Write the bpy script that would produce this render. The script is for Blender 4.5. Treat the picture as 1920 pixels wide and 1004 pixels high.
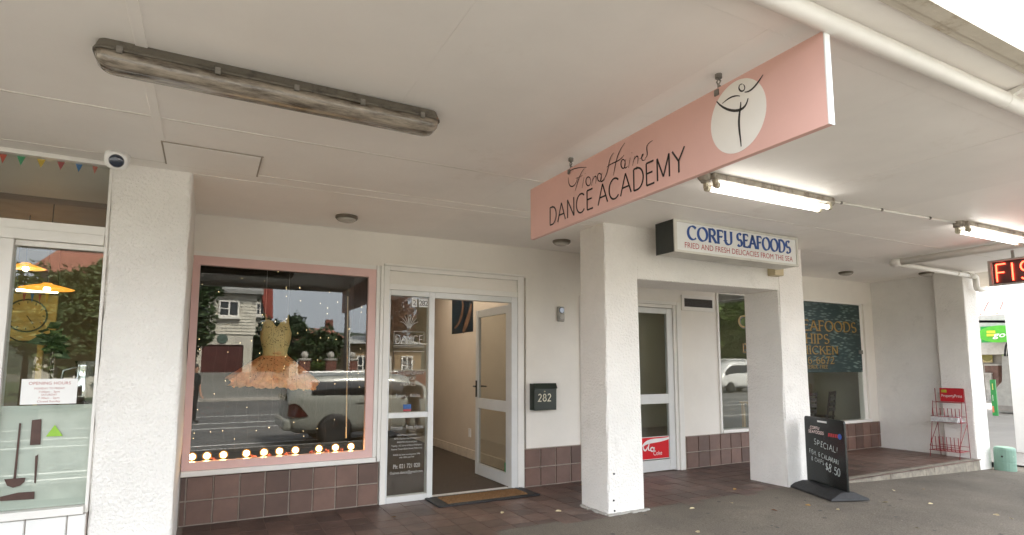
import bpy, bmesh, math, random
import numpy as np
from mathutils import Vector, Matrix
for o in list(bpy.data.objects): bpy.data.objects.remove(o)
scn = bpy.context.scene
COL = scn.collection
R = math.radians
rnd = random.Random(7)

# ------------------------------------------------------------------ camera
CAM = np.array([0.0, -5.5128, 1.311])
YAW, PITCH, FPX, PPX, PPY = R(28.08), R(5.92), 1066.5, 960.0, 575.5
cd = bpy.data.cameras.new('camera'); cam = bpy.data.objects.new('camera', cd); COL.objects.link(cam)
cd.sensor_width = 36; cd.lens = 36 * FPX / 1920; cd.shift_y = (PPY - 502) / 1920
cd.clip_start = 0.05; cd.clip_end = 3000
cam.location = CAM; cam.rotation_euler = (R(90) + PITCH, 0, -YAW)
scn.camera = cam
_f = np.array([math.sin(YAW) * math.cos(PITCH), math.cos(YAW) * math.cos(PITCH), math.sin(PITCH)])
_r = np.array([math.cos(YAW), -math.sin(YAW), 0]); _d = np.cross(_f, _r)
def ray(x, y): return _r * ((x - PPX) / FPX) + _d * ((y - PPY) / FPX) + _f
def onx(x, y, X): d = ray(x, y); return Vector(CAM + d * ((X - CAM[0]) / d[0]))
def ony(x, y, Y): d = ray(x, y); return Vector(CAM + d * ((Y - CAM[1]) / d[1]))
def onz(x, y, Z): d = ray(x, y); return Vector(CAM + d * ((Z - CAM[2]) / d[2]))
def mir(x, y, Y):            # a point seen mirrored in the shop glass, standing in the street at depth -Y
    v = ony(x, y, Y); return Vector((v.x, -Y, v.z))

# ------------------------------------------------------------------ world, sun, exposure
SUN_EL, SUN_AZ = 50, 25      # azimuth clockwise from +Y
w = bpy.data.worlds.new('World'); scn.world = w; w.use_nodes = True
nt = w.node_tree; nt.nodes.clear()
sky = nt.nodes.new('ShaderNodeTexSky'); sky.sky_type = 'NISHITA'; sky.sun_disc = False
sky.sun_elevation = R(SUN_EL); sky.sun_rotation = R(SUN_AZ); sky.dust_density = 6; sky.air_density = 1.2; sky.ozone_density = 1
hs = nt.nodes.new('ShaderNodeHueSaturation'); hs.inputs['Saturation'].default_value = 0.35
mx = nt.nodes.new('ShaderNodeMix'); mx.data_type = 'RGBA'; mx.inputs[0].default_value = 0.7
mx.inputs[7].default_value = (8.1, 8.6, 9.3, 1)
bg = nt.nodes.new('ShaderNodeBackground'); bg.inputs[1].default_value = 0.06
ow = nt.nodes.new('ShaderNodeOutputWorld')
nt.links.new(sky.outputs[0], hs.inputs['Color']); nt.links.new(hs.outputs[0], mx.inputs[6])
nt.links.new(mx.outputs[2], bg.inputs[0]); nt.links.new(bg.outputs[0], ow.inputs[0])
sl = bpy.data.lights.new('sun', 'SUN'); sl.energy = 2.8; sl.angle = R(14); sl.color = (1, 0.93, 0.82)
so = bpy.data.objects.new('sun', sl); COL.objects.link(so)
so.location = (10, 20, 30)
so.rotation_euler = (-Vector((math.sin(R(SUN_AZ)) * math.cos(R(SUN_EL)), math.cos(R(SUN_AZ)) * math.cos(R(SUN_EL)), math.sin(R(SUN_EL))))).to_track_quat('-Z', 'Y').to_euler()
scn.view_settings.view_transform = 'Standard'; scn.view_settings.look = 'None'
scn.view_settings.exposure = 3.55; scn.view_settings.gamma = 1; scn.view_settings.use_curve_mapping = False
scn.cycles.use_denoising = True
scn.cycles.max_bounces = 10; scn.cycles.diffuse_bounces = 5; scn.cycles.glossy_bounces = 4
scn.cycles.transparent_max_bounces = 16; scn.cycles.sample_clamp_indirect = 6
scn.cycles.caustics_reflective = False; scn.cycles.caustics_refractive = False

# ------------------------------------------------------------------ materials
MATS = {}
def mat(name, col, rough=0.6, var=0.12, vscale=6.0, bump=0.0, bscale=60.0, metal=0.0, spec=0.5, col2=None, rand=0.0,
        emit=None, estr=0.0, coat=0.0, alpha=1.0, stain=None, detail=6, stretch=None, bdist=0.01, grain=None):
    if name in MATS: return MATS[name]
    m = bpy.data.materials.new(name); m.use_nodes = True; t = m.node_tree; N, L = t.nodes, t.links
    b = N['Principled BSDF']
    b.inputs['Roughness'].default_value = rough; b.inputs['Metallic'].default_value = metal
    b.inputs['Specular IOR Level'].default_value = spec
    if coat: b.inputs['Coat Weight'].default_value = coat; b.inputs['Coat Roughness'].default_value = 0.08
    if alpha < 1: b.inputs['Alpha'].default_value = alpha
    tc = N.new('ShaderNodeNewGeometry'); co = tc.outputs['Position']
    if stretch:
        mp = N.new('ShaderNodeMapping'); mp.inputs['Scale'].default_value = stretch; L.new(co, mp.inputs[0]); co = mp.outputs[0]
    n = N.new('ShaderNodeTexNoise'); n.inputs['Scale'].default_value = vscale; n.inputs['Detail'].default_value = detail
    n.inputs['Roughness'].default_value = 0.65; L.new(co, n.inputs['Vector'])
    mix = N.new('ShaderNodeMix'); mix.data_type = 'RGBA'
    c2 = col2 or tuple(max(0, c * (1 - 2 * var)) for c in col)
    mix.inputs[6].default_value = (*col, 1); mix.inputs[7].default_value = (*c2, 1)
    ramp = N.new('ShaderNodeMapRange'); ramp.inputs[1].default_value = 0.35; ramp.inputs[2].default_value = 0.72
    L.new(n.outputs[0], ramp.inputs[0]); L.new(ramp.outputs[0], mix.inputs[0]); out = mix.outputs[2]
    if stain:                      # (colour, scale, threshold, amount): dirt with a shape of its own
        s = N.new('ShaderNodeTexNoise'); s.inputs['Scale'].default_value = stain[1]; s.inputs['Detail'].default_value = 9; s.inputs['Roughness'].default_value = 0.75
        L.new(tc.outputs['Position'], s.inputs['Vector'])
        r2 = N.new('ShaderNodeMapRange'); r2.inputs[1].default_value = stain[2]; r2.inputs[2].default_value = stain[2] + 0.12; r2.inputs[4].default_value = stain[3]
        L.new(s.outputs[0], r2.inputs[0]); m2 = N.new('ShaderNodeMix'); m2.data_type = 'RGBA'
        L.new(r2.outputs[0], m2.inputs[0]); L.new(out, m2.inputs[6]); m2.inputs[7].default_value = (*stain[0], 1); out = m2.outputs[2]
    if grain:                      # (scale, amount): fine aggregate speckle
        gn = N.new('ShaderNodeTexNoise'); gn.inputs['Scale'].default_value = grain[0]; gn.inputs['Detail'].default_value = 3; L.new(tc.outputs['Position'], gn.inputs['Vector'])
        gm_ = N.new('ShaderNodeMapRange'); gm_.inputs[1].default_value = .3; gm_.inputs[2].default_value = .7; gm_.inputs[3].default_value = 1 - grain[1]; gm_.inputs[4].default_value = 1 + grain[1]
        gh = N.new('ShaderNodeHueSaturation'); L.new(gn.outputs[0], gm_.inputs[0]); L.new(gm_.outputs[0], gh.inputs['Value']); L.new(out, gh.inputs['Color']); out = gh.outputs[0]
    if rand:
        oi = N.new('ShaderNodeObjectInfo'); h = N.new('ShaderNodeHueSaturation'); mr = N.new('ShaderNodeMapRange')
        mr.inputs[3].default_value = 1 - rand; mr.inputs[4].default_value = 1 + rand
        L.new(oi.outputs['Random'], mr.inputs[0]); L.new(mr.outputs[0], h.inputs['Value']); L.new(out, h.inputs['Color']); out = h.outputs[0]
    L.new(out, b.inputs['Base Color'])
    rr = N.new('ShaderNodeMapRange'); rr.inputs[3].default_value = max(0.02, rough - 0.1); rr.inputs[4].default_value = min(1, rough + 0.1)
    L.new(n.outputs[0], rr.inputs[0]); L.new(rr.outputs[0], b.inputs['Roughness'])
    if bump:
        bn = N.new('ShaderNodeTexNoise'); bn.inputs['Scale'].default_value = bscale; bn.inputs['Detail'].default_value = 4
        L.new(co, bn.inputs['Vector'])
        bp = N.new('ShaderNodeBump'); bp.inputs['Strength'].default_value = bump; bp.inputs['Distance'].default_value = bdist
        L.new(bn.outputs[0], bp.inputs['Height']); L.new(bp.outputs[0], b.inputs['Normal'])
    if emit:
        b.inputs['Emission Color'].default_value = (*emit, 1); b.inputs['Emission Strength'].default_value = estr
    MATS[name] = m; return m
def glass(name='window_glass', f0=0.05, tint=(0.93, 0.95, 0.93)):
    if name in MATS: return MATS[name]
    m = bpy.data.materials.new(name); m.use_nodes = True; t = m.node_tree; N, L = t.nodes, t.links; N.clear()
    g = N.new('ShaderNodeNewGeometry'); dt = N.new('ShaderNodeVectorMath'); dt.operation = 'DOT_PRODUCT'
    L.new(g.outputs['Normal'], dt.inputs[0]); L.new(g.outputs['Incoming'], dt.inputs[1])
    def M_(op, a, b=None):
        q = N.new('ShaderNodeMath'); q.operation = op
        if isinstance(a, (int, float)): q.inputs[0].default_value = a
        else: L.new(a, q.inputs[0])
        if b is not None:
            if isinstance(b, (int, float)): q.inputs[1].default_value = b
            else: L.new(b, q.inputs[1])
        return q.outputs[0]
    c = M_('ABSOLUTE', dt.outputs['Value']); c = M_('SUBTRACT', 1.0, c); c = M_('POWER', c, 5.0); c = M_('MULTIPLY', c, 1 - f0); c = M_('ADD', c, f0)
    tr = N.new('ShaderNodeBsdfTransparent'); tr.inputs[0].default_value = (*tint, 1)
    gl = N.new('ShaderNodeBsdfGlossy'); gl.inputs['Roughness'].default_value = 0.0
    mx = N.new('ShaderNodeMixShader'); o = N.new('ShaderNodeOutputMaterial')
    L.new(c, mx.inputs[0]); L.new(tr.outputs[0], mx.inputs[1]); L.new(gl.outputs[0], mx.inputs[2]); L.new(mx.outputs[0], o.inputs[0])
    MATS[name] = m; return m
GLASS = glass()
PAINT = mat('warm_white_paint', (0.78, 0.735, 0.67), 0.5, 0.05, 1.2, 0.12, 25, bdist=0.004, stain=((0.42, 0.37, 0.3), 1.6, 0.62, 0.3))
TRIM = mat('white_trim_paint', (0.78, 0.755, 0.71), 0.35, 0.05, 3, 0.05, 60)
STUCCO = mat('textured_white_render', (0.83, 0.80, 0.755), 0.8, 0.05, 2.0, 0.8, 52, bdist=0.018, stain=((0.45, 0.42, 0.37), 2.4, 0.6, 0.3))
CEIL = mat('ceiling_paint', (0.90, 0.862, 0.82), 0.5, 0.05, 0.8, 0.05, 40, rand=0.02, stain=((0.60, 0.53, 0.46), 0.9, 0.60, 0.4))
SEAM = mat('joint_paint', (0.82, 0.78, 0.72), 0.5)
DARKGAP = mat('dark_gap', (0.06, 0.05, 0.045), 0.9)
PINK = mat('pink_frame_paint', (0.68, 0.445, 0.41), 0.4, 0.04, 3)
PINKS = mat('pink_sign_vinyl', (0.72, 0.43, 0.37), 0.4, 0.04, 1.3, stain=((.62, .40, .34), 5, .6, .4))
TILE = mat('brown_quarry_tile', (0.150, 0.086, 0.066), 0.42, 0.16, 5, 0.1, 40, rand=0.28, stain=((0.24, 0.18, 0.15), 9, 0.66, 0.5))
FTILE = mat('floor_quarry_tile', (0.118, 0.068, 0.051), 0.45, 0.2, 3, 0.15, 40, rand=0.3, grain=(120, .2), stain=((0.17, 0.125, 0.1), 4, 0.55, 0.6))
GROUT = mat('grout', (0.38, 0.32, 0.27), 0.9, 0.15, 20)
FGROUT = mat('floor_grout', (0.25, 0.20, 0.165), 0.9, 0.2, 8)
WTILE = mat('white_glazed_tile', (0.80, 0.79, 0.76), 0.18, 0.03, 4, rand=0.03)
ASPH = mat('asphalt_paving', (0.185, 0.157, 0.122), 0.85, 0.22, 0.7, 0.8, 160, bdist=0.008, grain=(90, .35), stain=((0.10, 0.088, 0.072), 2.2, 0.56, 0.6))
ROAD = mat('road_asphalt', (0.11, 0.11, 0.108), 0.85, 0.15, 0.6, 0.3, 120)
CONC = mat('concrete', (0.42, 0.40, 0.36), 0.85, 0.15, 1.5, 0.3, 60, stain=((0.24, 0.21, 0.17), 5, 0.58, 0.6))
ALU = mat('silver_anodised_aluminium', (0.68, 0.68, 0.665), 0.38, 0.05, 4, metal=0.1)
BLACK = mat('black_rubber', (0.022, 0.022, 0.023), 0.6, 0.2, 20, 0.3, 120)
BLACKP = mat('black_paint', (0.012, 0.013, 0.013), 0.35, 0.1, 6)
INK = mat('black_vinyl', (0.03, 0.025, 0.022), 0.4)
WHITE = mat('white_plastic', (0.80, 0.79, 0.77), 0.35, 0.03, 5)
WVINYL = mat('white_vinyl', (0.50, 0.49, 0.46), 0.5)
STEEL = mat('worn_steel', (0.30, 0.28, 0.25), 0.5, 0.25, 30, metal=0.7)

# ------------------------------------------------------------------ geometry helpers
class MB:
    def __init__(s): s.v, s.f, s.mi = [], [], []
    def add(s, V, F, mi=0):
        n = len(s.v); s.v += [tuple(p) for p in V]; s.f += [tuple(i + n for i in q) for q in F]; s.mi += [mi] * len(F); return s
    def box(s, x0, x1, y0, y1, z0, z1, mi=0):
        return s.add([(x0, y0, z0), (x1, y0, z0), (x1, y1, z0), (x0, y1, z0), (x0, y0, z1), (x1, y0, z1), (x1, y1, z1), (x0, y1, z1)],
                     [(0, 3, 2, 1), (4, 5, 6, 7), (0, 1, 5, 4), (1, 2, 6, 5), (2, 3, 7, 6), (3, 0, 4, 7)], mi)
    def obox(s, c, ax, ay, az, mi=0):      # centre and three half-vectors
        c, ax, ay, az = map(Vector, (c, ax, ay, az))
        V = [c + ax * i + ay * j + az * k for k in (-1, 1) for j in (-1, 1) for i in (-1, 1)]
        return s.add(V, [(0, 2, 3, 1), (4, 5, 7, 6), (0, 1, 5, 4), (1, 3, 7, 5), (3, 2, 6, 7), (2, 0, 4, 6)], mi)
    def prism(s, pts, d, mi=0):            # planar 3D polygon pushed along vector d
        pts = [Vector(p) for p in pts]; d = Vector(d); n = len(pts)
        V = pts + [p + d for p in pts]
        return s.add(V, [tuple(range(n)), tuple(range(2 * n - 1, n - 1, -1))] + [((i + 1) % n, i, i + n, (i + 1) % n + n) for i in range(n)], mi)
    def tube(s, path, r, n=8, cap=True, mi=0):
        path = [Vector(p) for p in path]; rs = r if isinstance(r, (list, tuple)) else [r] * len(path)
        V, F = [], []; up = None
        for i, p in enumerate(path):
            t = (path[min(i + 1, len(path) - 1)] - path[max(i - 1, 0)]).normalized()
            if up is None: up = t.orthogonal().normalized()
            else:
                up = up - t * up.dot(t)
                up = up.normalized() if up.length > 1e-6 else t.orthogonal().normalized()
            b = t.cross(up)
            V += [p + (up * math.cos(a) + b * math.sin(a)) * rs[i] for a in [2 * math.pi * k / n for k in range(n)]]
        for i in range(len(path) - 1):
            F += [(i * n + k, i * n + (k + 1) % n, (i + 1) * n + (k + 1) % n, (i + 1) * n + k) for k in range(n)]
        if cap: F += [tuple(range(n - 1, -1, -1)), tuple(range((len(path) - 1) * n, len(path) * n))]
        return s.add(V, F, mi)
    def lathe(s, prof, c, axis=(0, 0, 1), n=20, mi=0):    # prof: (radius, along axis)
        a = Vector(axis).normalized(); u = a.orthogonal().normalized(); b = a.cross(u); c = Vector(c); V, F = [], []
        for r, h in prof: V += [c + a * h + (u * math.cos(t) + b * math.sin(t)) * r for t in [2 * math.pi * k / n for k in range(n)]]
        for i in range(len(prof) - 1): F += [(i * n + k, i * n + (k + 1) % n, (i + 1) * n + (k + 1) % n, (i + 1) * n + k) for k in range(n)]
        F += [tuple(range(n - 1, -1, -1)), tuple(range((len(prof) - 1) * n, len(prof) * n))]
        return s.add(V, F, mi)
    def sphere(s, c, r, n=12, m=8, sc=(1, 1, 1), mi=0):
        V, F = [], []; c = Vector(c)
        for j in range(m + 1):
            p = math.pi * j / m
            V += [c + Vector((r * sc[0] * math.sin(p) * math.cos(q), r * sc[1] * math.sin(p) * math.sin(q), r * sc[2] * math.cos(p))) for q in [2 * math.pi * k / n for k in range(n)]]
        for j in range(m): F += [(j * n + k, (j + 1) * n + k, (j + 1) * n + (k + 1) % n, j * n + (k + 1) % n) for k in range(n)]
        return s.add(V, F, mi)
    def quadplane(s, o, u, v, mi=0):
        o, u, v = Vector(o), Vector(u), Vector(v); return s.add([o, o + u, o + u + v, o + v], [(0, 1, 2, 3)], mi)
    def mesh(s, name, mats, smooth=False):
        me = bpy.data.meshes.new(name); me.from_pydata(s.v, [], s.f)
        for m in (mats if isinstance(mats, (list, tuple)) else [mats]): me.materials.append(m)
        if len(set(s.mi)) > 1: me.polygons.foreach_set('material_index', s.mi)
        if smooth: me.polygons.foreach_set('use_smooth', [True] * len(me.polygons))
        me.update(); return me
    def build(s, name, mats, parent=None, smooth=False, bevel=0, fix=False):
        me = s.mesh(name, mats, smooth)
        if fix:
            bm = bmesh.new(); bm.from_mesh(me); bmesh.ops.recalc_face_normals(bm, faces=bm.faces); bm.to_mesh(me); bm.free()
        o = bpy.data.objects.new(name, me); COL.objects.link(o)
        if parent: child(o, parent)
        if bevel:
            b = o.modifiers.new('bevel', 'BEVEL'); b.width = bevel; b.segments = 2; b.limit_method = 'ANGLE'
        return o
def wpos(p):
    v = Vector((0, 0, 0))
    while p: v = v + p.location; p = p.parent
    return v
def child(o, p):
    o.parent = p; o.matrix_parent_inverse = Matrix.Translation(-wpos_abs(p))
def wpos_abs(p):                      # every object here keeps world coordinates, only thing-roots carry a location
    return Vector(p.location) if p.parent is None else Vector(p.location) * 0
def tag(o, label, cat, group=None, kind=None):
    if label: o['label'] = label
    if cat: o['category'] = cat
    if group: o['group'] = group
    if kind: o['kind'] = kind
    return o
def thing(name, label, cat, loc=(0, 0, 0), group=None):
    o = bpy.data.objects.new(name, None); COL.objects.link(o); o.location = loc; o.empty_display_size = 0.2
    return tag(o, label, cat, group)
def struct(o): o['kind'] = 'structure'; return o
def cbox(name, m, p, *b, bevel=0): return MB().box(*b).build(name, m, p, bevel=bevel)
def smoothstep(a, b, x): t = min(1, max(0, (x - a) / (b - a))); return t * t * (3 - 2 * t)

# ---- lettering: single-stroke glyphs drawn with a pen, and built-in font outlines
def arc(cx, cy, rx, ry, a0, a1, n=14): return [(cx + rx * math.cos(R(a0 + (a1 - a0) * i / n)), cy + ry * math.sin(R(a0 + (a1 - a0) * i / n))) for i in range(n + 1)]
def bez(*p, n=12):
    out = []
    for i in range(n + 1):
        q = [Vector(a) for a in p]; t = i / n
        while len(q) > 1: q = [q[k].lerp(q[k + 1], t) for k in range(len(q) - 1)]
        out.append(tuple(q[0]))
    return out
G = {
 'A': (.74, [[(0, 0), (.37, 1)], [(.37, 1), (.74, 0)], [(.13, .35), (.61, .35)]]),
 'B': (.6, [[(.08, 0), (.08, 1)], [(.08, 1), (.3, 1)] + arc(.3, .76, .22, .24, 90, -90) + [(.08, .52)], [(.08, .52), (.32, .52)] + arc(.32, .26, .26, .26, 90, -90) + [(.08, 0)]]),
 'C': (.74, [arc(.42, .5, .4, .5, 45, 315, 22)]),
 'D': (.72, [[(.08, 0), (.08, 1)], [(.08, 1), (.28, 1)] + arc(.28, .5, .42, .5, 90, -90, 20) + [(.08, 0)]]),
 'E': (.56, [[(.08, 0), (.08, 1)], [(.08, 1), (.54, 1)], [(.08, .53), (.46, .53)], [(.08, 0), (.56, 0)]]),
 'F': (.52, [[(.08, 0), (.08, 1)], [(.08, 1), (.52, 1)], [(.08, .52), (.44, .52)]]),
 'G': (.78, [arc(.42, .5, .4, .5, 45, 360, 22) + [(.5, .48)]]),
 'H': (.72, [[(.08, 0), (.08, 1)], [(.64, 0), (.64, 1)], [(.08, .52), (.64, .52)]]),
 'I': (.2, [[(.1, 0), (.1, 1)]]),
 'K': (.66, [[(.08, 0), (.08, 1)], [(.08, .42), (.6, 1)], [(.26, .6), (.66, 0)]]),
 'L': (.5, [[(.08, 1), (.08, 0)], [(.08, 0), (.5, 0)]]),
 'M': (.86, [[(.08, 0), (.08, 1)], [(.08, 1), (.43, .1)], [(.43, .1), (.78, 1)], [(.78, 1), (.78, 0)]]),
 'N': (.74, [[(.08, 0), (.08, 1)], [(.08, 1), (.66, 0)], [(.66, 0), (.66, 1)]]),
 'O': (.84, [arc(.42, .5, .4, .5, 90, 450, 30)]),
 'P': (.56, [[(.08, 0), (.08, 1)], [(.08, 1), (.3, 1)] + arc(.3, .74, .24, .26, 90, -90) + [(.08, .48)]]),
 'R': (.64, [[(.08, 0), (.08, 1)], [(.08, 1), (.3, 1)] + arc(.3, .75, .24, .25, 90, -90) + [(.08, .5)], [(.3, .5), (.64, 0)]]),
 'S': (.58, [arc(.29, .74, .22, .26, 35, 270, 14) + arc(.29, .25, .25, .25, 90, -145, 14)[1:]]),
 'T': (.6, [[(.3, 0), (.3, 1)], [(0, 1), (.6, 1)]]),
 'U': (.7, [[(.08, 1), (.08, .3)] + arc(.36, .3, .28, .3, 180, 360) + [(.64, 1)]]),
 'Y': (.68, [[(0, 1), (.34, .48)], [(.68, 1), (.34, .48)], [(.34, .48), (.34, 0)]]),
 '0': (.56, [arc(.28, .5, .25, .5, 90, 450, 24)]),
 '2': (.56, [arc(.27, .74, .22, .26, 160, -35, 12) + [(.04, 0), (.54, 0)]]),
 '5': (.54, [[(.48, 1), (.12, 1), (.08, .58)] + arc(.26, .33, .26, .32, 125, -150, 14)]),
 '6': (.56, [[(.44, .98)] + arc(.3, .5, .26, .48, 120, 180, 6) + arc(.28, .28, .24, .28, 180, -180, 20)]),
 '7': (.54, [[(.04, 1), (.52, 1), (.2, 0)]]),
 '8': (.56, [arc(.28, .75, .2, .24, -90, 270, 20), arc(.28, .26, .25, .26, 90, 450, 20)]),
 '-': (.36, [[(.04, .42), (.32, .42)]]), '!': (.2, [[(.12, .3), (.16, 1)], [(.1, .04), (.1, .09)]]), '.': (.16, [[(.08, .0), (.08, .06)]]), ',': (.18, [[(.1, .06), (.04, -.12)]]),
 '&': (.62, [arc(.28, .76, .16, .22, -60, 250, 14) + [(.6, 0)], [(.36, .56)] + arc(.24, .24, .22, .26, 100, 310, 10) + [(.58, .4)]]),
 '$': (.58, [arc(.29, .72, .2, .2, 35, 270, 12) + arc(.29, .3, .22, .22, 90, -145, 12)[1:], [(.29, -.06), (.29, 1.06)]]), ' ': (.36, []),
}
def strokes_text(txt, gap=0.12, wscale=1.0):
    x, out = 0, []
    for c in txt:
        a, st = G[c]
        for s in st: out.append([(x + px * wscale, py) for px, py in s])
        x += a * wscale + gap
    return out, x - gap
def ribbon(mb, pts, wfun, O, U, V, depth=0.0, D=None, mi=0):   # a pen stroke in the plane O + x U + y V
    p = [Vector(a) for a in pts]; n = len(p)
    if n < 2: return
    L_, R_ = [], []
    for i in range(n):
        a = (p[i] - p[i - 1]).normalized() if i else None; b = (p[i + 1] - p[i]).normalized() if i < n - 1 else None
        t = (a + b) if a is not None and b is not None else (a if a is not None else b)
        t = t.normalized() if t.length > 1e-6 else b
        nr = Vector((-t.y, t.x)); k = 1.0
        if a is not None and b is not None: k = min(2.0, 1 / max(0.5, abs(nr.dot(Vector((-a.y, a.x))))))
        wd = wfun(t, i / (n - 1)) * 0.5 * k
        L_.append(p[i] + nr * wd); R_.append(p[i] - nr * wd)
    P = lambda q: O + U * q.x + V * q.y
    VV = [P(q) for q in L_] + [P(q) for q in R_]
    mb.add(VV, [(i, i + n, i + n + 1, i + 1) for i in range(n - 1)], mi)
def pen(kind, w, thin=0.3, ang=18):
    nib = Vector((math.cos(R(ang)), math.sin(R(ang))))
    if kind == 'mono': return lambda t, u: w
    if kind == 'nib': return lambda t, u: w * (thin + (1 - thin) * abs(t.x * nib.y - t.y * nib.x))
    if kind == 'taper': return lambda t, u: w * (0.25 + 0.75 * math.sin(math.pi * min(1, max(0, 0.08 + u * 0.84))))
def letter(parent, m, txt, O, U, V, h, width=None, kind='mono', w=0.1, gap=0.12, serif=False, italic=0.0, jitter=0, name='lettering', thin=0.3, wscale=1.0, split=False):
    if split:                       # every letter a part of its own
        _, tot = strokes_text(txt, gap, wscale); sx = (width / tot) if width else h; x = 0
        for c in txt:
            a = G[c][0] * wscale; letter(parent, m, c, Vector(O) + Vector(U) * (x * sx), U, V, h, a * sx, kind, w, gap, serif, italic, jitter, 'letter', thin, wscale); x += a + gap
        return
    st, tot = strokes_text(txt, gap, wscale); mb = MB(); O, U, V = Vector(O), Vector(U), Vector(V)
    sx = (width / tot) if width else h; r = random.Random(len(txt))
    extra = []
    if serif:
        for s in st:
            for e, q in ((s[0], s[1]), (s[-1], s[-2])):
                if (abs(e[1]) < .02 or abs(e[1] - 1) < .02) and abs(e[0] - q[0]) < 0.75 * abs(e[1] - q[1]): extra.append([(e[0] - .13, e[1]), (e[0] + .13, e[1])])
                elif abs(e[1] - q[1]) < .02 and abs(e[0] - q[0]) > .2 and abs(q[0] - e[0]) < .6 and e[0] > q[0]: extra.append([(e[0], e[1] + (-.16 if e[1] > .9 else (.16 if e[1] < .1 else .1))), (e[0], e[1])])
    pf = pen(kind, w * h, thin); ps = pen('mono', w * h * 0.38)
    for k, lst in enumerate((st, extra)):
        for s in lst:
            jx, jy = (r.uniform(-jitter, jitter), r.uniform(-jitter, jitter)) if jitter else (0, 0)
            ribbon(mb, [((x + italic * y + jx) * sx, (y + jy) * h) for x, y in s], ps if k else pf, O, U, V)
    o = mb.build(name, m, parent); return o
def text(parent, m, txt, O, U, V, h, align='LEFT', width=None, name='lettering', italic=0.0, space=1.0, bold=0.0):
    c = bpy.data.curves.new('t', 'FONT'); c.body = txt; c.size = 1; c.align_x = align; c.resolution_u = 3; c.space_character = space; c.shear = italic; c.offset = bold
    o = bpy.data.objects.new('t', c); COL.objects.link(o); bpy.context.view_layer.update()
    me = bpy.data.meshes.new_from_object(o.evaluated_get(bpy.context.evaluated_depsgraph_get())); bpy.data.objects.remove(o)
    O, U, V = Vector(O), Vector(U), Vector(V)
    xs = [v.co.x for v in me.vertices]; s = h / 0.73
    sx = width / (max(xs) - min(xs)) if width else s
    for v in me.vertices: v.co = O + U * (v.co.x * sx) + V * (v.co.y * s)
    me.materials.clear(); me.materials.append(m)
    ob = bpy.data.objects.new(name, me); COL.objects.link(ob)
    if parent: child(ob, parent)
    return ob
X_, Y_, Z_ = Vector((1, 0, 0)), Vector((0, 1, 0)), Vector((0, 0, 1))

# ------------------------------------------------------------------ ground
def gz(x, y):
    z = -0.034 * max(0.0, min(x, 10.6) - 6.0)
    z -= 0.025 * smoothstep(6.05, 6.9, x)
    if y < -1.4: z -= 0.045 * (-1.4 - y) * smoothstep(-1.4, -3.0, y) if y > -6.4 else 0.045 * 5.0
    return z
def sheet(name, m, x0, x1, nx, y0, y1, ny, zf):
    xs = [x0 + (x1 - x0) * i / nx for i in range(nx + 1)]; ys = [y0 + (y1 - y0) * i / ny for i in range(ny + 1)]
    V = [(x, y, zf(x, y)) for y in ys for x in xs]; n = nx + 1
    return struct(MB().add(V, [(j * n + i, j * n + i + 1, (j + 1) * n + i + 1, (j + 1) * n + i) for j in range(ny) for i in range(nx)]).build(name, m, smooth=True))
ROADZ = -0.40
sheet('ground', mat('far_ground', (0.10, 0.10, 0.07), 0.9, 0.2, 0.1), -900, 900, 4, -900, 900, 4, lambda x, y: -0.56)
sheet('footpath', ASPH, -14, 10.7, 60, -6.4, -1.31, 26, gz)
sheet('road', ROAD, -90, 120, 4, -25.6, -6.6, 2, lambda x, y: ROADZ)
sheet('forecourt', mat('forecourt_concrete', (0.28, 0.26, 0.235), 0.8, 0.1, 0.5, 0.15, 30, stain=((0.36, 0.33, 0.29), 0.8, 0.55, 0.5), stretch=(0.3, 2, 1)), 10.7, 60, 6, -6.4, 30, 6, lambda x, y: -0.158)
sheet('far_footpath', mat('far_footpath_asphalt', (0.20, 0.195, 0.18), 0.85), -90, 120, 4, -28.6, -25.75, 2, lambda x, y: -0.26)
sheet('driveway', mat('driveway_paving', (0.16, 0.16, 0.15), 0.85, 0.1, 0.4), -3, 4, 2, -38, -28.6, 8, lambda x, y: -0.26 + 1.15 * smoothstep(-28.6, -36, y))
sheet('lawn', mat('lawn_green', (0.05, 0.09, 0.025), 0.9, 0.3, 3), 4, 110, 2, -70, -28.6, 2, lambda x, y: -0.3)
sheet('garden', mat('garden_green', (0.05, 0.08, 0.025), 0.9, 0.3, 3), -90, -3, 2, -70, -28.6, 2, lambda x, y: -0.3)
for yk, nm in ((-6.5, 'near'), (-25.68, 'far')):
    k = MB()
    for i in range(40): k.box(-60 + 3 * i, -60 + 3 * i + 2.99, yk - 0.1, yk + 0.1, -0.6, -0.235 if nm == 'near' else -0.255)
    struct(k.build('kerb', CONC, bevel=0.015))
LINE = mat('road_paint', (0.70, 0.70, 0.68), 0.7, 0.15, 3)
for yl, wd in ((-7.83, 0.1), (-8.5, 0.1), (-12.2, 0.1), (-13.8, 0.12), (-16.4, 0.1)):
    struct(MB().box(-70, 90, yl - wd / 2, yl + wd / 2, ROADZ - 0.05, ROADZ + 0.004).build('lane_line', LINE))
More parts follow.
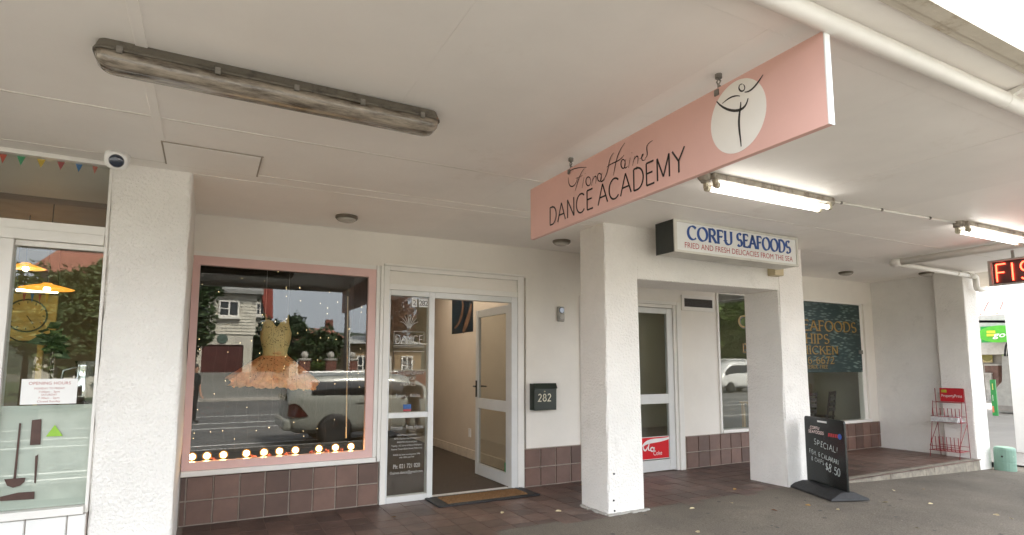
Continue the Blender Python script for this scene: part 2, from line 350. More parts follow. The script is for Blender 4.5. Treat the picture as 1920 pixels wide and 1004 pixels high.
# tiled entrance floor
tf = struct(MB().box(-0.15, 9.7, -1.31, 0.14, -0.2, -0.004).build('entrance_floor', FGROUT))
tm = MB().box(-0.0965, 0.0965, -0.0965, 0.0965, -0.012, 0).mesh('floor_tile', FTILE)
def inpillar(x, y):
    for a, b, c, d in ((3.2, 3.6, -1.33, -0.93), (5.64, 6.07, -1.33, -0.85)):
        if a - .0 < x < b and c < y < d: return True
rest = MB()
for i in range(49):
    for j in range(7):
        x, y = -0.01 + 0.2 * i, -0.1 - 0.2 * j
        if x - 0.1 < -0.15 or x + .1 > 9.72 or y < -1.31 or inpillar(x, y): continue
        dz, tx, ty = rnd.uniform(-.0012, .0012), rnd.uniform(-.004, .004), rnd.uniform(-.004, .004)
        if x < 8.0:
            o = bpy.data.objects.new('floor_tile', tm); COL.objects.link(o); o.parent = tf
            o.location = (x, y, dz); o.rotation_euler = (tx, ty, rnd.uniform(-.004, .004))
        else: rest.box(x - .0965, x + .0965, y - .0965, y + .0965, -.012, dz)
o = rest.build('floor_tiles_beyond', FTILE, tf); o['kind'] = 'stuff'
ke = MB()
for i in range(18):
    x0 = 6.07 + i * 0.2; jz = [rnd.uniform(-.006, .006) for _ in range(4)]
    ke.add([(x0, -1.40 + jz[0], -.3), (x0 + .2, -1.40 + jz[0], -.3), (x0 + .2, -1.305, -.3), (x0, -1.305, -.3), (x0, -1.385 + jz[1], .002), (x0 + .2, -1.385 + jz[1], .002), (x0 + .2, -1.305, .003), (x0, -1.305, .003)],
           [(0, 3, 2, 1), (4, 5, 6, 7), (0, 1, 5, 4), (1, 2, 6, 5), (2, 3, 7, 6), (3, 0, 4, 7)])
struct(ke.build('concrete_edging', mat('rough_edging', (.30, .265, .21), .9, .25, 9, .8, 45, stain=((.15, .12, .09), 12, .55, .7))))

# ------------------------------------------------------------------ canopy over the footpath
def zc(x): return 2.615 + 0.008 * max(0.0, x)
can = thing('shop_canopy', 'long white painted canopy with panelled ceiling and thick pillars over the footpath', 'canopy', (2, -1.3, 0))
MB().add([(-5, -4.5, zc(-5) + .02), (0, -4.5, zc(0) + .02), (10.1, -4.5, zc(10.1) + .02), (10.1, 0.3, zc(10.1) + .02), (0, .3, zc(0) + .02), (-5, .3, zc(-5) + .02),
          (-5, -4.5, 2.65), (0, -4.5, 2.65), (10.1, -4.5, 2.73), (10.1, .3, 3.05), (0, .3, 3.05), (-5, .3, 3.05)],
         [(0, 1, 4, 5), (1, 2, 3, 4), (6, 11, 10, 7), (7, 10, 9, 8), (0, 6, 7, 1), (1, 7, 8, 2), (2, 8, 9, 3), (3, 9, 10, 4), (4, 10, 11, 5), (5, 11, 6, 0)]).build('roof_slab', mat('dusty_gap', (.30, .26, .22), .9), can, fix=True)
seams = [-0.3 + 1.0925 * k for k in range(-4, 10)] + [10.1]
rows = [(-4.47, -4.12), (-4.12, -2.09), (-2.09, -1.33), (-1.33, -1.165), (-1.165, -0.002)]
for a, b in zip(seams[:-1], seams[1:]):
    for c, d in rows:
        g = 0.0009 if a > 3.5 else 0.0003; x0, x1, y0, y1 = a + g, b - g, c + g, d - g; sag = rnd.uniform(0, .0025)
        V = [(x0, y0, zc(x0) - sag), (x1, y0, zc(x1) - rnd.uniform(0, .0015)), (x1, y1, zc(x1) - sag), (x0, y1, zc(x0) - rnd.uniform(0, .0015))]
        MB().add(V + [(x, y, z + .025) for x, y, z in V], [(0, 3, 2, 1), (4, 5, 6, 7), (0, 1, 5, 4), (1, 2, 6, 5), (2, 3, 7, 6), (3, 0, 4, 7)]).build('ceiling_panel', CEIL, can)
for y, wd in ((-2.09, 0.016), (-1.33, 0.010), (-1.165, 0.010)):
    for a, b in ((-5, 0), (0, 3.2), (3.2, 10.0)):
        if y > -2 and a > 3: continue
        MB().prism([(a, y - wd / 2, zc(a) - .0032), (b, y - wd / 2, zc(b) - .0032), (b, y + wd / 2, zc(b) - .0032), (a, y + wd / 2, zc(a) - .0032)], (0, 0, .006)).build('joint_strip', SEAM, can, fix=True)
for k, x in enumerate((-0.3,)):
    MB().box(x - .022, x + .022, -4.4, -1.75, 2.6085, 2.616).build('joint_strip', CEIL, can, bevel=0.003)
h = cbox('access_hatch', CEIL, can, -0.29, 0.235, -1.725, -1.325, 2.606, 2.62)
hb = MB()
for a in ((-.3, .25, -1.735, -1.727), (-.3, .25, -1.323, -1.315), (-.3, -.292, -1.727, -1.323), (.237, .245, -1.727, -1.323)): hb.box(*a, 2.6088, 2.6145)
hb.build('hatch_rim', mat('grubby_rim', (0.42, 0.36, 0.30), 0.8), h)
# outer fascia edge, weathered timber
WORN = mat('weathered_white_paint', (0.66, 0.60, 0.50), 0.7, 0.1, 3, 0.3, 40, stain=((0.24, 0.16, 0.07), 2.3, 0.54, 0.85))
for a, b in ((-5, 0), (0, 4.2), (4.2, 10.1)):
    MB().prism([(a, -4.53, zc(a) - .022), (b, -4.53, zc(b) - .022), (b, -4.475, zc(b) - .022), (a, -4.475, zc(a) - .022)], (0, 0, .055)).build('fascia', WORN, can, fix=True)
    MB().prism([(a, -4.475, zc(a) - .016), (b, -4.475, zc(b) - .016), (b, -4.44, zc(b) - .016), (a, -4.44, zc(a) - .016)], (0, 0, .03)).build('fascia_bead', WORN, can, fix=True)
PIPE = mat('painted_pipe', (0.80, 0.77, 0.72), 0.4, 0.05, 3, stain=((0.22, 0.19, 0.15), 38, 0.665, 0.8))
pz = lambda x: zc(x) - .046
gp = MB().tube([(x, -4.303, pz(x)) for x in (-5, -2, 0, 3, 6, 10.0)], 0.037, 18).build('gutter_pipe', PIPE, can, smooth=True)
for x in (-1.3, 1.0, 3.36, 5.6, 7.8):
    MB().lathe([(.038, -.014), (.040, -.012), (.040, .012), (.038, .014)], (x, -4.303, pz(x)), (1, 0, 0), 18).build('pipe_clip', PIPE, gp, smooth=False)
    MB().prism([(x - .004, -4.335, pz(x) + .012), (x - .004, -4.42, zc(x) - .002), (x - .004, -4.37, zc(x) - .002), (x - .004, -4.30, pz(x) + .035)], (.03, 0, 0)).build('pipe_bracket', PIPE, gp, fix=True)
def pillar(x0, x1, y0, y1, z0, z1, seed, name='pillar', n=26, amp=.004, sk=0.0):
    r = random.Random(seed); ph = [r.uniform(0, 6) for _ in range(8)]; mb = MB(); ring = []
    b = .016; prof = [(x0 + b, y0), (x1 - b, y0), (x1 - b * .3, y0 + b * .3), (x1, y0 + b), (x1, y1 - b), (x1 - b, y1), (x0 + b, y1), (x0, y1 - b), (x0, y0 + b), (x0 + b * .3, y0 + b * .3)]
    V, F = [], []; m = len(prof)
    for i in range(n + 1):
        t = i / n; z = z0 + (z1 - z0) * t
        fl = sk * (1 - t) ** 2
        for k, (x, y) in enumerate(prof):
            q = amp * (math.sin(z * 5 + ph[k % 8]) + .6 * math.sin(z * 13 + ph[(k + 3) % 8]) + .5 * r.uniform(-1, 1))
            V.append((x + q + (fl if x > (x0 + x1) / 2 else -fl), y + q * .8 - (fl if y < (y0 + y1) / 2 else -fl), z))
    for i in range(n): F += [(i * m + k, i * m + (k + 1) % m, (i + 1) * m + (k + 1) % m, (i + 1) * m + k) for k in range(m)]
    F += [tuple(range(m - 1, -1, -1)), tuple(range(n * m, n * m + m))]
    return mb.add(V, F).build(name, STUCCO, can)
pillar(-0.592, -0.150, -1.175, 0.4, -0.1, 2.617, 1)
p1 = pillar(3.20, 3.592, -1.335, -0.93, -0.06, zc(3.4), 2, sk=.012)
p2 = pillar(5.63, 6.062, -1.33, -0.85, -0.06, zc(5.8), 3, sk=.014)
p3 = pillar(9.65, 10.03, -1.37, -0.975, -0.3, zc(9.8), 4, sk=.006)
sw = pillar(9.76, 10.0, -0.98, 0.2, -0.1, zc(9.8), 5, name='side_wall', amp=.002)
MB().prism([(3.585, -1.328, 2.135), (5.64, -1.328, 2.155), (5.64, -0.86, 2.155), (3.585, -0.86, 2.135)], (0, 0, .56)).build('beam', STUCCO, can, bevel=.012, fix=True)
fm = MB()
for i in range(9): fm.obox((3.19 + i * .052, -1.355 - rnd.uniform(0, .02), .0), (.03, 0, 0), (0, rnd.uniform(.012, .03), 0), (0, 0, .014))
for i in range(8): fm.obox((3.175 - rnd.uniform(0, .02), -1.32 + i * .05, .0), (rnd.uniform(.012, .028), 0, 0), (0, .028, 0), (0, 0, .012))
fm.build('mortar_skirt', CONC, p1, bevel=.008)
bl = MB()
for z in (.12, .03, .35): bl.sphere((3.235 + rnd.uniform(0, .02), -1.348, z), .009, 8, 5)
bl.build('chipped_spot', BLACKP, p1)

# ------------------------------------------------------------------ wall tiles
tiles_small = {}
def wall_tiles(parent, xs, zs, y, m=TILE, name='wall_tile', g=.0045):
    for a, b in zip(xs[:-1], xs[1:]):
        for c, d in zip(zs[:-1], zs[1:]):
            key = (round(b - a, 3), round(d - c, 3), m.name)
            if key not in tiles_small:
                hx, hz = (b - a) / 2 - g, (d - c) / 2 - g; e = .004
                V = [(-hx, 0, -hz), (hx, 0, -hz), (hx, 0, hz), (-hx, 0, hz), (-hx + e, -.011, -hz + e), (hx - e, -.011, -hz + e), (hx - e, -.011, hz - e), (-hx + e, -.011, hz - e)]
                tiles_small[key] = MB().add(V, [(0, 1, 2, 3)[::-1], (4, 5, 6, 7), (0, 1, 5, 4), (1, 2, 6, 5), (2, 3, 7, 6), (3, 0, 4, 7)]).mesh(name, m)
            o = bpy.data.objects.new(name, tiles_small[key]); COL.objects.link(o); o.parent = parent
            o.location = ((a + b) / 2, y - rnd.uniform(0, .001), (c + d) / 2); o.rotation_euler = (rnd.uniform(-.006, .006), 0, rnd.uniform(-.006, .006))
def steps(a, b, s, off):
    k = math.ceil((a - off) / s + 1e-6); out = [a]
    while off + k * s < b - 1e-6:
        if off + k * s - a > .02 and b - off - k * s > .02: out.append(off + k * s)
        k += 1
    return out + [b]

# ------------------------------------------------------------------ dance studio (middle shop)
ds = thing('dance_studio_shop', 'white painted dance studio shopfront with pink framed window and brown tiled base', 'shop', (1.9, 0.1, 0))
cbox('header_wall', PAINT, ds, -0.15, 3.12, 0, .12, 2.292, 2.75)
cbox('right_wall', PAINT, ds, 3.12, 4.28, 0.004, .12, 0.0, 2.75)
bw = cbox('base_wall', GROUT, ds, -0.15, 1.495, -.002, .12, 0, .40)
wall_tiles(bw, steps(-.147, 1.493, .2, -.103), [.004, .2, .396], -.003)
bw2 = cbox('base_wall', GROUT, ds, 3.085, 3.835, -.004, .003, 0, .41)
wall_tiles(bw2, steps(3.09, 3.832, .2, 3.09), [.004, .205, .406], -.004)
cbox('cover_strip', TRIM, ds, 3.84, 3.875, -.03, .006, 0.002, 2.13, bevel=.003)
# display window
dw = cbox('window', TRIM, ds, -.149, 1.425, -.012, .05, 2.252, 2.29)
fr = MB()
XA, XB, ZA, ZB = -.09, 1.352, .515, 2.172
for b in ((-.147, XA, -.018, .03, .447, 2.25), (XB, 1.425, -.018, .03, .447, 2.25), (XA, XB, -.018, .03, .447, ZA), (XA, XB, -.018, .03, ZB, 2.25)): fr.box(*b)
fr.build('pink_frame', PINK, dw)
cbox('pane', GLASS, dw, XA, XB, .012, .018, ZA, ZB)
cbox('sill', TRIM, dw, -.149, 1.455, -.05, .05, .402, .446, bevel=.006)
for x0, x1, yy in ((1.426, 1.446, -.03), (1.447, 1.468, -.012), (1.469, 1.5, -.025)): cbox('moulding', TRIM, dw, x0, x1, yy, .05, .447 if x0 < 1.45 else .402, 2.29, bevel=.003)
DK = mat('black_backdrop_cloth', (0.014, 0.013, 0.011), 0.95, 0.2, 4)
bx = MB()
bx.box(-.149, -.14, .05, 1.0, .4, 2.4).box(1.435, 1.445, .05, 1.0, .4, 2.4).box(-.149, 1.445, 1.0, 1.01, .4, 2.4).box(-.149, 1.445, .05, 1.01, 2.36, 2.4).box(-.149, 1.445, .05, 1.01, .40, .44)
bx.build('display_box', DK, ds)
# entrance: timber frame, fixed side light, hinged aluminium door
tfm = MB()
tfm.box(1.501, 1.555, -.03, .10, 0, 2.295).box(3.0, 3.055, -.03, .10, 0, 2.295).box(1.556, 2.999, -.03, .10, 2.252, 2.295).box(1.556, 2.999, -.024, .10, 2.062, 2.12)
ent = tfm.build('entrance_frame', TRIM, ds, bevel=.003)
cbox('transom_panel', PAINT, ent, 1.557, 2.998, -.002, .03, 2.121, 2.251)
cbox('architrave', TRIM, ent, 3.056, 3.084, -.018, .02, 0, 2.30, bevel=.003)
cbox('architrave', TRIM, ent, 1.501, 3.084, -.034, .0, 2.297, 2.318, bevel=.003)
sd = MB()
for b in ((1.556, 1.572, 0.0, 2.06), (1.974, 2.032, 0, 2.06), (2.925, 2.998, 0, 2.06)): sd.box(b[0], b[1], -.022, .06, b[2], b[3])
sd.box(1.573, 1.973, -.022, .06, 2.008, 2.06).box(2.033, 2.924, -.022, .06, 2.002, 2.06).box(1.573, 1.973, -.022, .06, .802, .853).box(1.573, 1.973, -.022, .06, 0, .057)
sid = sd.build('side_light', ALU, ds, bevel=.002)
cbox('pane', GLASS, sid, 1.573, 1.973, .012, .018, .853, 2.008); cbox('pane', GLASS, sid, 1.573, 1.973, .012, .018, .057, .802)
cbox('strike_plate', STEEL, sid, 2.033, 2.036, 0, .03, 1.0, 1.16)
def gl(txt, xc, z, h, w=None, m=WVINYL, it=0.0): return text(sid, m, txt, (xc, .0105, z), X_, Z_, h, 'CENTER', w, italic=it)
xc = 1.775
lb = MB()
for x0, x1, z0, z1 in ((1.62, 1.935, 1.648, 1.652), (1.62, 1.624, 1.55, 1.652), (1.931, 1.935, 1.55, 1.652), (1.62, 1.935, 1.505, 1.511), (1.62, 1.935, 1.452, 1.456), (1.62, 1.935, 1.492, 1.494)): lb.box(x0, x1, .0095, .0115, z0, z1)
lb.build('line_emblem', WVINYL, sid)
em = MB()
for a in range(-70, 71, 20): ribbon(em, bez((0, 0), (.03 * a / 70, .08), (.10 * math.sin(R(a)), .05 + .12 * math.cos(R(a)))), pen('taper', .006), Vector((1.775, .0105, 1.66)), X_, Z_)
ribbon(em, bez((0, 0), (-.008, .07), (0, .13)), pen('mono', .005), Vector((1.775, .0105, 1.66)), X_, Z_)
em.build('plant_emblem', WVINYL, sid)
letter(sid, WVINYL, 'DANCE', (1.635, .0105, 1.53), X_, Z_, .085, .285, 'mono', .075, gap=.1)
for t, z, ww in (('BALLET', 1.325, .14), ('JAZZ', 1.275, .1), ('CONTEMPORARY', 1.222, .335), ('HIP HOP', 1.17, .15), ('PILATES', 1.115, .15)): letter(sid, WVINYL, t.replace('J', 'I').replace('Z', 'Z') if 0 else t, (xc - ww / 2, .0105, z), X_, Z_, .033, ww, 'mono', .11) if all(c in G for c in t) else gl(t, xc, z, .033, ww)
gl('3years - Adults', xc, 1.0, .036, .25)
for t, z, h, ww in (('Principal - Fiona Haines', .69, .04, .33), ('ARAD (Advanced Ballet)', .625, .018, .2), ('RDTS (Teachers Exams Distinction)', .592, .018, .26), ('ANZAMD (Advanced Jazz)', .558, .018, .2), ('Training - NZ School of Dance (Wellington)', .525, .017, .31), ('National Theatre Ballet School (Melbourne)', .493, .017, .31),
                    ('FHDA has been running since 1996', .438, .016, .27), ('with 100% pass rate', .412, .016, .15), ('Ph: 021 721 020', .315, .042, .27), ('f.haines.dance@gmail.com', .262, .028, .33)): gl(t, xc, z, h, ww)
cbox('number_plate', WHITE, sid, 1.80, 1.852, .0085, .0115, 1.905, 1.988); cbox('number_plate', WHITE, sid, 1.872, 1.972, .0085, .0115, 1.905, 1.988)
text(sid, INK, '2', (1.826, .008, 1.92), X_, Z_, .055, 'CENTER'); [text(sid, INK, c, (1.891 + .031 * k, .008, 1.92), X_, Z_, .055, 'CENTER') for k, c in enumerate('282')]
cbox('sticker', mat('blue_sticker', (.02, .10, .32), .4), sid, 1.73, 1.81, .009, .0115, .885, .93); cbox('sticker', mat('red_sticker', (.35, .04, .05), .4), sid, 1.73, 1.81, .009, .0115, .862, .883)
# open door leaf, hinged on the right jamb and swung a quarter turn inward (lies in X = 2.955)
dl = MB()
for b in ((.075, .135, .012, 1.99), (.875, .945, .012, 1.99)): dl.box(2.935, 2.975, b[0], b[1], b[2], b[3])
for z0, z1 in ((.012, .145), (.80, .92), (1.90, 1.99)): dl.box(2.936, 2.974, .136, .874, z0, z1)
door = dl.build('door', ALU, ds, bevel=.002)
cbox('pane', glass('door_glass', .05, (.88, .885, .86)), door, 2.952, 2.958, .136, .874, .145, .80); cbox('pane', glass('door_glass'), door, 2.952, 2.958, .136, .874, .92, 1.90)
hd = MB(); hd.box(2.925, 2.934, .895, .925, .93, 1.13).tube([(2.93, .91, 1.06), (2.89, .91, 1.06), (2.885, .83, 1.06)], .009).box(2.976, 2.985, .895, .925, .93, 1.13).tube([(2.98, .91, 1.06), (3.02, .91, 1.06), (3.025, .83, 1.06)], .009)
hd.build('handle', BLACKP, door)
sc_ = MB()
for z in (.08, .2, .86, .89, 1.93, 1.96, .12): sc_.tube([(2.955, .0745, z), (2.955, .0725, z)], .006, 8)
sc_.build('screw', BLACKP, door)
cbox('hinge', BLACKP, door, 2.977, 2.998, .07, .10, 1.72, 1.98); cbox('hinge', BLACKP, door, 2.977, 2.998, .07, .10, .95, 1.08); cbox('hinge', BLACKP, door, 2.977, 2.998, .07, .10, .1, .3)
cbox('door_closer', BLACKP, door, 2.976, 2.995, .11, .17, 1.66, 1.90)
cbox('sticker', mat('green_sticker', (.02, .25, .09), .4), door, 2.948, 2.9515, .14, .19, .15, .25)
# hallway
BEIGE = mat('beige_hall_paint', (0.62, 0.53, 0.43), 0.6, 0.04, 2)
hw = MB(); hw.box(3.36, 3.42, .121, 6, 0, 2.66).box(1.447, 1.5, .121, 6, 0, 2.66).box(1.447, 3.42, 6.0, 6.06, 0, 2.66)
hall = hw.build('hall_wall', BEIGE, ds)
for b in ((1.447, 3.42, .121, 1.0), (1.447, 3.42, 3.0, 6.06), (1.447, 1.7, 1.0, 3.0), (3.2, 3.42, 1.0, 3.0)): cbox('hall_ceiling', PAINT, ds, *b, 2.662, 2.70)
OPAL = bpy.data.materials.new('added_opal_skylight'); OPAL.use_nodes = True; _t = OPAL.node_tree; _t.nodes.clear(); _a = _t.nodes.new('ShaderNodeBsdfTranslucent'); _a.inputs[0].default_value = (.48, .46, .43, 1); _b = _t.nodes.new('ShaderNodeOutputMaterial'); _t.links.new(_a.outputs[0], _b.inputs[0])  # translucent panel for the added skylights
cbox('added_skylight_pane', OPAL, ds, 1.7, 3.2, 1.0, 3.0, 2.69, 2.70)  # skylight added only to bring daylight into the hall
cbox('hall_carpet', mat('brown_carpet', (0.085, 0.06, 0.042), 0.95, 0.2, 60, 0.5, 300), ds, 1.5, 3.36, .10, 6, -.05, .006)
cbox('door_threshold', ALU, ds, 2.03, 2.925, -.01, .099, -.01, .008)
sk = MB(); sk.box(3.345, 3.36, .125, 6, .006, .13).box(1.5, 3.345, 5.985, 6, .006, .13).box(1.5, 1.515, .125, 5.98, .006, .13)
sk.build('skirting_board', mat('cream_gloss', (.72, .62, .50), .35), hall)
cbox('power_socket', WHITE, hall, 3.352, 3.36, 2.02, 2.10, .30, .42)
up = MB(); up.box(-3.2, 10.1, .121, .3, 2.76, 4.6)
up.build('upper_wall', PAINT, ds)

# ------------------------------------------------------------------ seafood shop (right)
cs = thing('seafood_shop', 'white seafood shopfront with glazed door, wide window and brown tiled base behind the pillars', 'shop', (7, 0.1, 0))
cbox('header_wall', PAINT, cs, 4.29, 9.758, 0.0, .12, 2.32, 2.75)
cbox('front_wall', PAINT, cs, 5.43, 6.10, 0.0, .12, 0.0, 2.318)
cbox('corner_wall', PAINT, cs, 9.52, 9.758, 0.0, .12, 0.0, 2.318)
b3 = cbox('base_wall', GROUT, cs, 5.46, 9.757, -.006, -.001, 0, .41)
wall_tiles(b3, steps(5.465, 9.75, .2, 5.47), [.004, .205, .407], -.006)
cbox('base_wall', PAINT, cs, 6.10, 9.52, .0, .12, 0, .41)
cf = MB(); cf.box(4.29, 4.38, -.03, .1, 0, 2.13).box(5.30, 5.345, -.015, .1, 0, 2.09).box(5.346, 5.425, -.035, .1, 0, 2.13).box(4.381, 5.345, -.035, .1, 2.092, 2.13).box(4.381, 5.299, -.012, .1, 2.05, 2.091)
cf.build('door_frame', TRIM, cs, bevel=.003)
cbox('fanlight_wall', PAINT, cs, 4.29, 5.43, 0.0, .12, 2.131, 2.319)
dd = MB(); dd.box(4.385, 4.46, .0, .045, .012, 2.045).box(5.20, 5.295, .0, .045, .012, 2.045)
for z0, z1 in ((.012, .145), (.835, .955), (1.975, 2.045)): dd.box(4.461, 5.199, .001, .044, z0, z1)
d2 = dd.build('door', ALU, cs, bevel=.003)
cbox('pane', GLASS, d2, 4.461, 5.199, .018, .024, .145, .835); cbox('pane', GLASS, d2, 4.461, 5.199, .018, .024, .955, 1.975)
RED = mat('red_sticker_print', (0.62, 0.012, 0.02), 0.35, 0.03)
ck = cbox('drink_sticker', RED, d2, 4.47, 5.19, .0125, .0165, .165, .425)
cw = MB(); O = Vector((4.0, .0118, 0))
cbox('sticker_border', WHITE, ck, 4.465, 5.195, .0135, .0172, .158, .432)
def ckr(px, wd, k='taper'):
    pts = [ony(a, b, .012) for a, b in px]; ribbon(cw, [(p.x - 4.0, p.z) for p in pts], pen(k, wd), O, X_, Z_)
ckr(bez((1205, 838), (1212, 824), (1232, 829), (1256, 821)), .05); ckr(bez((1206, 836), (1206, 848), (1212, 848), (1214, 838), n=10), .02)
ckr(bez((1219, 828), (1214, 840), (1215, 846), (1219, 845)), .018); ckr(arcpx := [(1223 + 3.2 * math.cos(t * .6), 843 + 3.6 * math.sin(t * .6)) for t in range(12)], .016, 'mono'); ckr([(1227, 839), (1226, 846), (1229, 846)], .016, 'mono')
cw.build('script_lettering', WHITE, ck)
text(ck, WHITE, 'Coke', (4.93, .0118, .205), X_, Z_, .055, 'LEFT', .14)
vt = cbox('vent', TRIM, cs, 5.456, 6.053, -.02, 0, 2.034, 2.24, bevel=.003)
cbox('vent_mesh', DARKGAP, vt, 5.50, 6.01, -.0225, -.0205, 2.085, 2.195)
vm = MB()
for k in range(6): vm.box(5.50, 6.01, -.0255, -.0226, 2.09 + k * .018, 2.094 + k * .018)
vm.build('louvre', BLACKP, vt)
wn = MB(); wn.box(6.10, 6.135, -.02, .08, .412, 2.318).box(9.42, 9.52, .03, .1, .412, 2.318).box(6.136, 9.42, -.014, .08, 2.295, 2.318).box(6.136, 9.519, -.03, .1, .412, .455)
win = wn.build('window', TRIM, cs, bevel=.003)
cbox('pane', GLASS, win, 6.136, 7.38, .02, .026, .455, 2.295); cbox('pane', GLASS, win, 7.40, 9.419, .02, .026, .455, 2.295); cbox('mullion', TRIM, win, 7.378, 7.402, .0, .06, .455, 2.295)
cbox('glass_catch', STEEL, win, 9.33, 9.43, .0, .019, 1.50, 1.56)
m = bpy.data.materials.new('fish_shoal_print'); m.use_nodes = True; t = m.node_tree; N, L = t.nodes, t.links; bs = N['Principled BSDF']; bs.inputs['Roughness'].default_value = .4
ge = N.new('ShaderNodeNewGeometry'); mp = N.new('ShaderNodeMapping'); mp.inputs['Rotation'].default_value = (0, R(38), 0); mp.inputs['Scale'].default_value = (8, 1, 34); L.new(ge.outputs['Position'], mp.inputs[0])
vo = N.new('ShaderNodeTexVoronoi'); vo.inputs['Scale'].default_value = 1; L.new(mp.outputs[0], vo.inputs['Vector'])
mr = N.new('ShaderNodeMapRange'); mr.inputs[1].default_value = .2; mr.inputs[2].default_value = .5; mr.inputs[3].default_value = 1; mr.inputs[4].default_value = 0; L.new(vo.outputs['Distance'], mr.inputs[0])
ns = N.new('ShaderNodeTexNoise'); ns.inputs['Scale'].default_value = 2.2; L.new(ge.outputs['Position'], ns.inputs['Vector'])
mm = N.new('ShaderNodeMath'); mm.operation = 'MULTIPLY'; L.new(mr.outputs[0], mm.inputs[0])
nr = N.new('ShaderNodeMapRange'); nr.inputs[1].default_value = .36; nr.inputs[2].default_value = .62; L.new(ns.outputs[0], nr.inputs[0]); L.new(nr.outputs[0], mm.inputs[1])
bc = N.new('ShaderNodeMix'); bc.data_type = 'RGBA'; bc.inputs[6].default_value = (.004, .018, .018, 1); bc.inputs[7].default_value = (.008, .036, .036, 1); L.new(ns.outputs[0], bc.inputs[0])
fc = N.new('ShaderNodeMix'); fc.data_type = 'RGBA'; fc.inputs[7].default_value = (.17, .23, .21, 1); L.new(bc.outputs[2], fc.inputs[6]); L.new(mm.outputs[0], fc.inputs[0]); L.new(fc.outputs[2], bs.inputs['Base Color'])
film = cbox('window_film', m, win, 7.41, 9.415, .0145, .0185, 1.21, 2.29)
GOLD = mat('gold_lettering', (0.33, 0.20, 0.04), .45, .1, 20)
def gold(txt, x0, z, h, wd, gap=.16): 
    letter(win, BLACKP, txt, (x0 + .018, .0118, z - .012), X_, Z_, h, wd, 'nib', .24, gap, True, split=True); return letter(win, GOLD, txt, (x0, .0102, z), X_, Z_, h, wd, 'nib', .22, gap, True, split=True)
gold('CORFU', 6.55, 1.855, .155, 1.0); gold('SEAFOODS', 7.78, 1.85, .155, 1.52); gold('CHIPS', 7.80, 1.655, .14, .77); gold('B', 6.61, 1.50, .115, .1); gold('CHICKEN', 7.72, 1.49, .12, 1.06); gold('6-6672', 8.03, 1.345, .10, .64); gold('TEROL FREE', 8.0, 1.27, .05, .5)
# inside
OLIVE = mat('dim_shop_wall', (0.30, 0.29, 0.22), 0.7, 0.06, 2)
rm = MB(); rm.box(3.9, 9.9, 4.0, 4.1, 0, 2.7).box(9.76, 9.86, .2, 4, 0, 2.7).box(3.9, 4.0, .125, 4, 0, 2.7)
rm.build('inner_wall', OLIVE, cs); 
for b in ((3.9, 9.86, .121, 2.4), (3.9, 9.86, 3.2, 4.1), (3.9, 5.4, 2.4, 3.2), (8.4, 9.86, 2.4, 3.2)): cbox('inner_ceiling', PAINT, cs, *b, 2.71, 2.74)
cbox('added_skylight_pane', OPAL, cs, 5.4, 8.4, 2.4, 3.2, 2.72, 2.73)  # another added skylight, there to brighten the shop interior
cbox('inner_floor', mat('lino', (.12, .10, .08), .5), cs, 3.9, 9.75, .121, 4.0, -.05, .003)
cbox('service_counter', mat('counter_front', (.38, .33, .26), .5), cs, 4.1, 5.6, 2.4, 2.9, 0, 1.02, bevel=.01)
def chair(x, y, rz, label):
    t = thing('cafe_chair', label, 'chair', (x, y, .003), 'dark chairs behind the seafood window'); c, s = math.cos(rz), math.sin(rz)
    W = mat('dark_chair_wood', (.045, .035, .03), .5); P = lambda a, b, z: Vector((x + a * c - b * s, y + a * s + b * c, z))
    for a in (-.19, .19):
        MB().tube([P(a, -.19, .003), P(a, -.17, .44)], .016, 6).build('leg', W, t); MB().tube([P(a, .2, .003), P(a, .18, .44), P(a, .24, .88)], .016, 6).build('leg', W, t)
    MB().obox(P(0, 0, .45), P(.21, 0, 0) - P(0, 0, 0), P(0, .21, 0) - P(0, 0, 0), (0, 0, .015)).build('seat', W, t, bevel=.006)
    for z in (.58, .67, .76, .85): MB().obox(P(0, .21 + (z - .5) * .1, z), P(.19, 0, 0) - P(0, 0, 0), P(0, .008, 0) - P(0, 0, 0), (0, 0, .03)).build('backrest_slat', W, t)
chair(8.55, .62, R(170), 'dark slatted chair nearest the middle of the seafood window'); chair(9.3, .75, R(200), 'dark slatted chair in the right corner behind the seafood window')
tb = thing('cafe_table', 'small pale timber table beside the chairs in the seafood window', 'table', (8.0, .75, 0))
MB().box(7.72, 8.28, .45, 1.05, .70, .73).build('table_top', mat('pale_pine', (.55, .38, .17), .5), tb, bevel=.005)
for a in (7.76, 8.24):
    for b in (.49, 1.01): cbox('leg', mat('pale_pine', ()), tb, a - .02, a + .02, b - .02, b + .02, .003, .70)

# ------------------------------------------------------------------ cafe (left)
cf_ = thing('corner_cafe_shop', 'white framed cafe shopfront with frosted lower window and white tiled base at left edge', 'shop', (-1.2, -1.1, 0))
yc = -1.17
fm = MB()
fm.box(-.61, -.593, yc - .01, yc + .08, .43, 2.60).box(-2.6, -.611, yc - .012, yc + .08, 2.585, 2.613).box(-2.6, -.611, yc - .006, yc + .08, 2.13, 2.185).box(-2.6, -.611, yc - .02, yc + .08, 2.065, 2.129)
fm.box(-1.13, -1.05, yc - .015, yc + .08, .475, 2.064).box(-2.6, -.611, yc - .045, yc + .08, .43, .474).box(-1.049, -.612, yc + .012, yc + .05, 2.03, 2.064)
cw_ = fm.build('window', TRIM, cf_, bevel=.003)
cbox('pane', GLASS, cw_, -1.049, -.611, yc + .02, yc + .026, .475, 2.03); cbox('pane', GLASS, cw_, -2.6, -1.131, yc + .02, yc + .026, .475, 2.064); cbox('pane', GLASS, cw_, -2.6, -.611, yc + .02, yc + .026, 2.186, 2.585)
cbw = cbox('base_wall', GROUT, cf_, -2.6, -.594, yc - .005, yc + .1, 0, .429)
